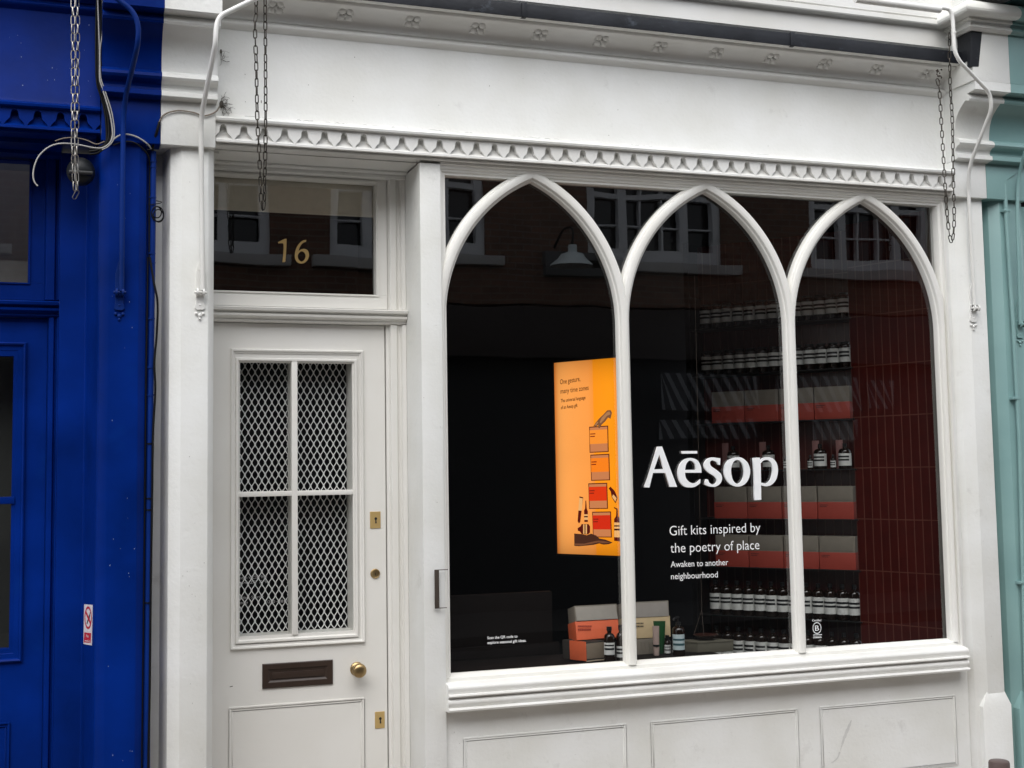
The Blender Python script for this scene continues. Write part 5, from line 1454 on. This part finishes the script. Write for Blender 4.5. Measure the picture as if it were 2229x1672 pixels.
for body, y0, y1, cp in (('No', 534, 536, 26), ('smoking', 570, 576, 20)):
    l, r_ = q(735 if body != 'No' else 746, y0), q(782 if body != 'No' else 768, y1)
    text_mesh('sign_text', body, SIGNW, nsr, lambda x, z, l=l, r_=r_: facet(x, l[1] + (x - l[0]) / (r_[0] - l[0]) * (r_[1] - l[1]) - z, 0.0026), l[0], r_[0], 0.0, cp / 3.95, 0.01)
bol = empty('bollard', (0, 0, 0), 'dark brown bollard top standing at the foot of the right pilaster', 'bollard')
c = P(2176, 1690, -0.25)
m = MB(); m.lathe([(0.075, 0.0), (0.075, 0.02), (0.058, 0.03), (0.056, 0.10)], (c.x, c.y, 0.0), 'z', 24); m.build('post', plain('brown iron', (0.085, 0.06, 0.055), 0.55), bol, smooth=40)
zt = P(2176, 1655, -0.25).z
m = MB(); m.lathe([(0.046, 0.10), (0.049, 0.102), (0.049, zt - 0.012), (0.046, zt - 0.003), (0.040, zt), (0.001, zt + 0.001)], (c.x, c.y, 0.0), 'z', 28); m.build('cap', plain('brown iron cap', (0.10, 0.07, 0.065), 0.5), bol, smooth=40)

# ------------------------------------------------------------------ brick houses across the street, seen mirrored in the glass
YO = -8.5
opp = empty('brick_building', (4, YO, 0), 'dark brick house across the street, mirrored in the shop glass, white sash windows', 'building')
opp.location = (0, 0, 0)
BRK = brick('sooty red brick', (0.25, 0.125, 0.08), (0.17, 0.085, 0.055), (0.24, 0.20, 0.16), 0.225, 0.075, 0.5, 0.008, 0.85)
WINS = [(0.30, 2.16), (2.86, 4.55), (5.85, 7.66), (8.95, 10.75), (12.0, 13.8), (-2.6, -0.8), (-5.6, -3.8), (-8.6, -6.8)]
Z0W, Z1W = 4.12, 5.75
XA, XB = -14.0, 18.0
m = MB()
rows = [(3.55, 9.4)]
xs = sorted([x for w_ in WINS for x in w_])
cuts = [XA] + xs + [XB]
for i in range(len(cuts) - 1):
    if i % 2 == 0:
        m.box(cuts[i], cuts[i + 1], YO - 0.3, YO, Z0W, Z1W); pass
m.box(XA, XB, YO - 0.3, YO, 3.55, Z0W); m.box(XA, XB, YO - 0.3, YO, Z1W, 7.0)
m.build('wall', BRK, opp, smooth=0)
OPW = paint('old white sash paint', (0.74, 0.74, 0.75), 0.5, 0.06)
OPS = paint('stone sill', (0.50, 0.48, 0.46), 0.8, 0.1)
ODG = plain('dark window glass', (0.012, 0.012, 0.014), 0.12)
m = MB(); m.box(XA, XB, YO - 0.3, YO + 0.18, 2.9, 3.5); m.build('fascia', plain('dark brown shop fascia', (0.05, 0.035, 0.03), 0.6), opp, bevel=0.02)
m = MB(); m.box(XA, XB, YO - 0.4, YO - 0.15, 0.0, 2.9); m.build('ground_floor', plain('dark shopfronts', (0.022, 0.020, 0.02), 0.6), opp)
first = None
def sash(x0, x1, z0, z1, sill):
    w_ = empty('window', (0, 0, 0)); w_.parent = opp
    m = MB(); y0, y1 = YO - 0.14, YO - 0.04
    fr = 0.10
    m.box(x0, x0 + fr, y0, y1, z0, z1); m.box(x1 - fr, x1, y0, y1, z0, z1); m.box(x0 + fr, x1 - fr, y0, y1, z1 - fr, z1); m.box(x0 + fr, x1 - fr, y0, y1, z0, z0 + 0.15)
    a, b = x0 + (x1 - x0) * 0.27, x0 + (x1 - x0) * 0.73
    for c_ in (a, b): m.box(c_ - 0.06, c_ + 0.06, y0 - 0.002, y1 + 0.003, z0 + 0.15, z1 - fr)
    zm_ = (z0 + z1) / 2
    m.box(x0 + fr, x1 - fr, y0 - 0.02, y1 - 0.03, zm_ - 0.03, zm_ + 0.03)
    for c_ in ((a + b) / 2 - 0.14, (a + b) / 2 + 0.14): m.box(c_ - 0.012, c_ + 0.012, y0 - 0.021, y1 - 0.04, z0 + 0.15, z1 - fr)
    for f in (0.27, 0.76): m.box(x0 + fr, x1 - fr, y0 - 0.022, y1 - 0.045, z0 + (z1 - z0) * f - 0.01, z0 + (z1 - z0) * f + 0.01)
    m.build('frame', OPW, w_, smooth=0)
    m = MB(); m.box(x0, x1, y0 - 0.06, y0 - 0.03, z0, z1); m.build('pane', ODG, w_, smooth=0)
    m = MB(); m.box(x0 - 0.22, x1 + 0.22, YO - 0.1, YO + 0.10, z0 - 0.12, z0); m.build('sill', OPS, w_, bevel=0.01)
for x0, x1 in WINS:
    sash(x0, x1, Z0W, Z1W, True)
wl = empty('wall_lamp', (0, 0, 0), 'white enamel wall lamp across the street, mirrored in the left arch', 'lamp')
c = P(1245, 577, 8.132); c.y = YO + 0.5
m = MB(); m.lathe([(0.24, 0.0), (0.23, 0.02), (0.15, 0.09), (0.12, 0.14), (0.05, 0.16), (0.045, 0.24)], c, 'z', 24); m.build('shade', paint('enamel', (0.78, 0.86, 0.86), 0.3), wl, smooth=40)
m = MB(); m.tube(crom([(c.x, c.y, c.z + 0.22), (c.x, c.y, c.z + 0.42), (c.x, c.y - 0.25, c.z + 0.46), (c.x, YO, c.z + 0.3)], 6), 0.014, 8); m.build('bracket', BLACKP, wl, smooth=50)
m = MB(); m.box(5.3, 6.1, YO - 0.02, YO + 0.1, 3.9, 4.2); tag(m.build('sign_box', plain('grey box', (0.10, 0.10, 0.10), 0.6), bevel=0.01), 'dim grey box behind the wall lamp across the street', 'box')
STRW = plain('pale stripe', (0.24, 0.24, 0.25), 0.6)
for xl, xr, y0, y1, lb in ((1440, 1655, 815, 890, 'upper board with pale diagonal stripes, mirrored left of the second mullion'), (1690, 1870, 820, 895, 'upper board with pale diagonal stripes, mirrored right of the second mullion'), (1885, 1950, 825, 890, 'narrow board with pale diagonal stripes, mirrored on the red tiles'), (1435, 1650, 912, 952, 'lower board with pale diagonal stripes, mirrored above the shop name'), (1765, 1865, 914, 956, 'lower board with pale diagonal stripes, mirrored right of the second mullion')):
    yv = 8.632 - 0.4
    a, b = P(xl, y0, yv), P(xr, y1, yv)
    m = MB(); yb_ = YO + 0.4
    m.mi = 0; m.box(a.x, b.x, yb_ - 0.03, yb_, b.z, a.z)
    m.mi = 1
    hh = a.z - b.z; stp = 0.145; x = a.x - hh * 0.6
    while x < b.x:
        pts = []
        for xx, zz_ in ((x, a.z), (x + 0.06, a.z), (x + 0.06 + hh * 0.55, b.z), (x + hh * 0.55, b.z)):
            pts.append((min(max(xx, a.x), b.x), yb_ + 0.003, zz_))
        if pts[0][0] < pts[1][0] or pts[2][0] > pts[3][0]: m.face(*pts)
        x += stp
    tag(m.build('striped_board', [plain('dark board', (0.02, 0.02, 0.022), 0.6), STRW], smooth=0, recalc=False), lb, 'board', 'striped boards across the street')
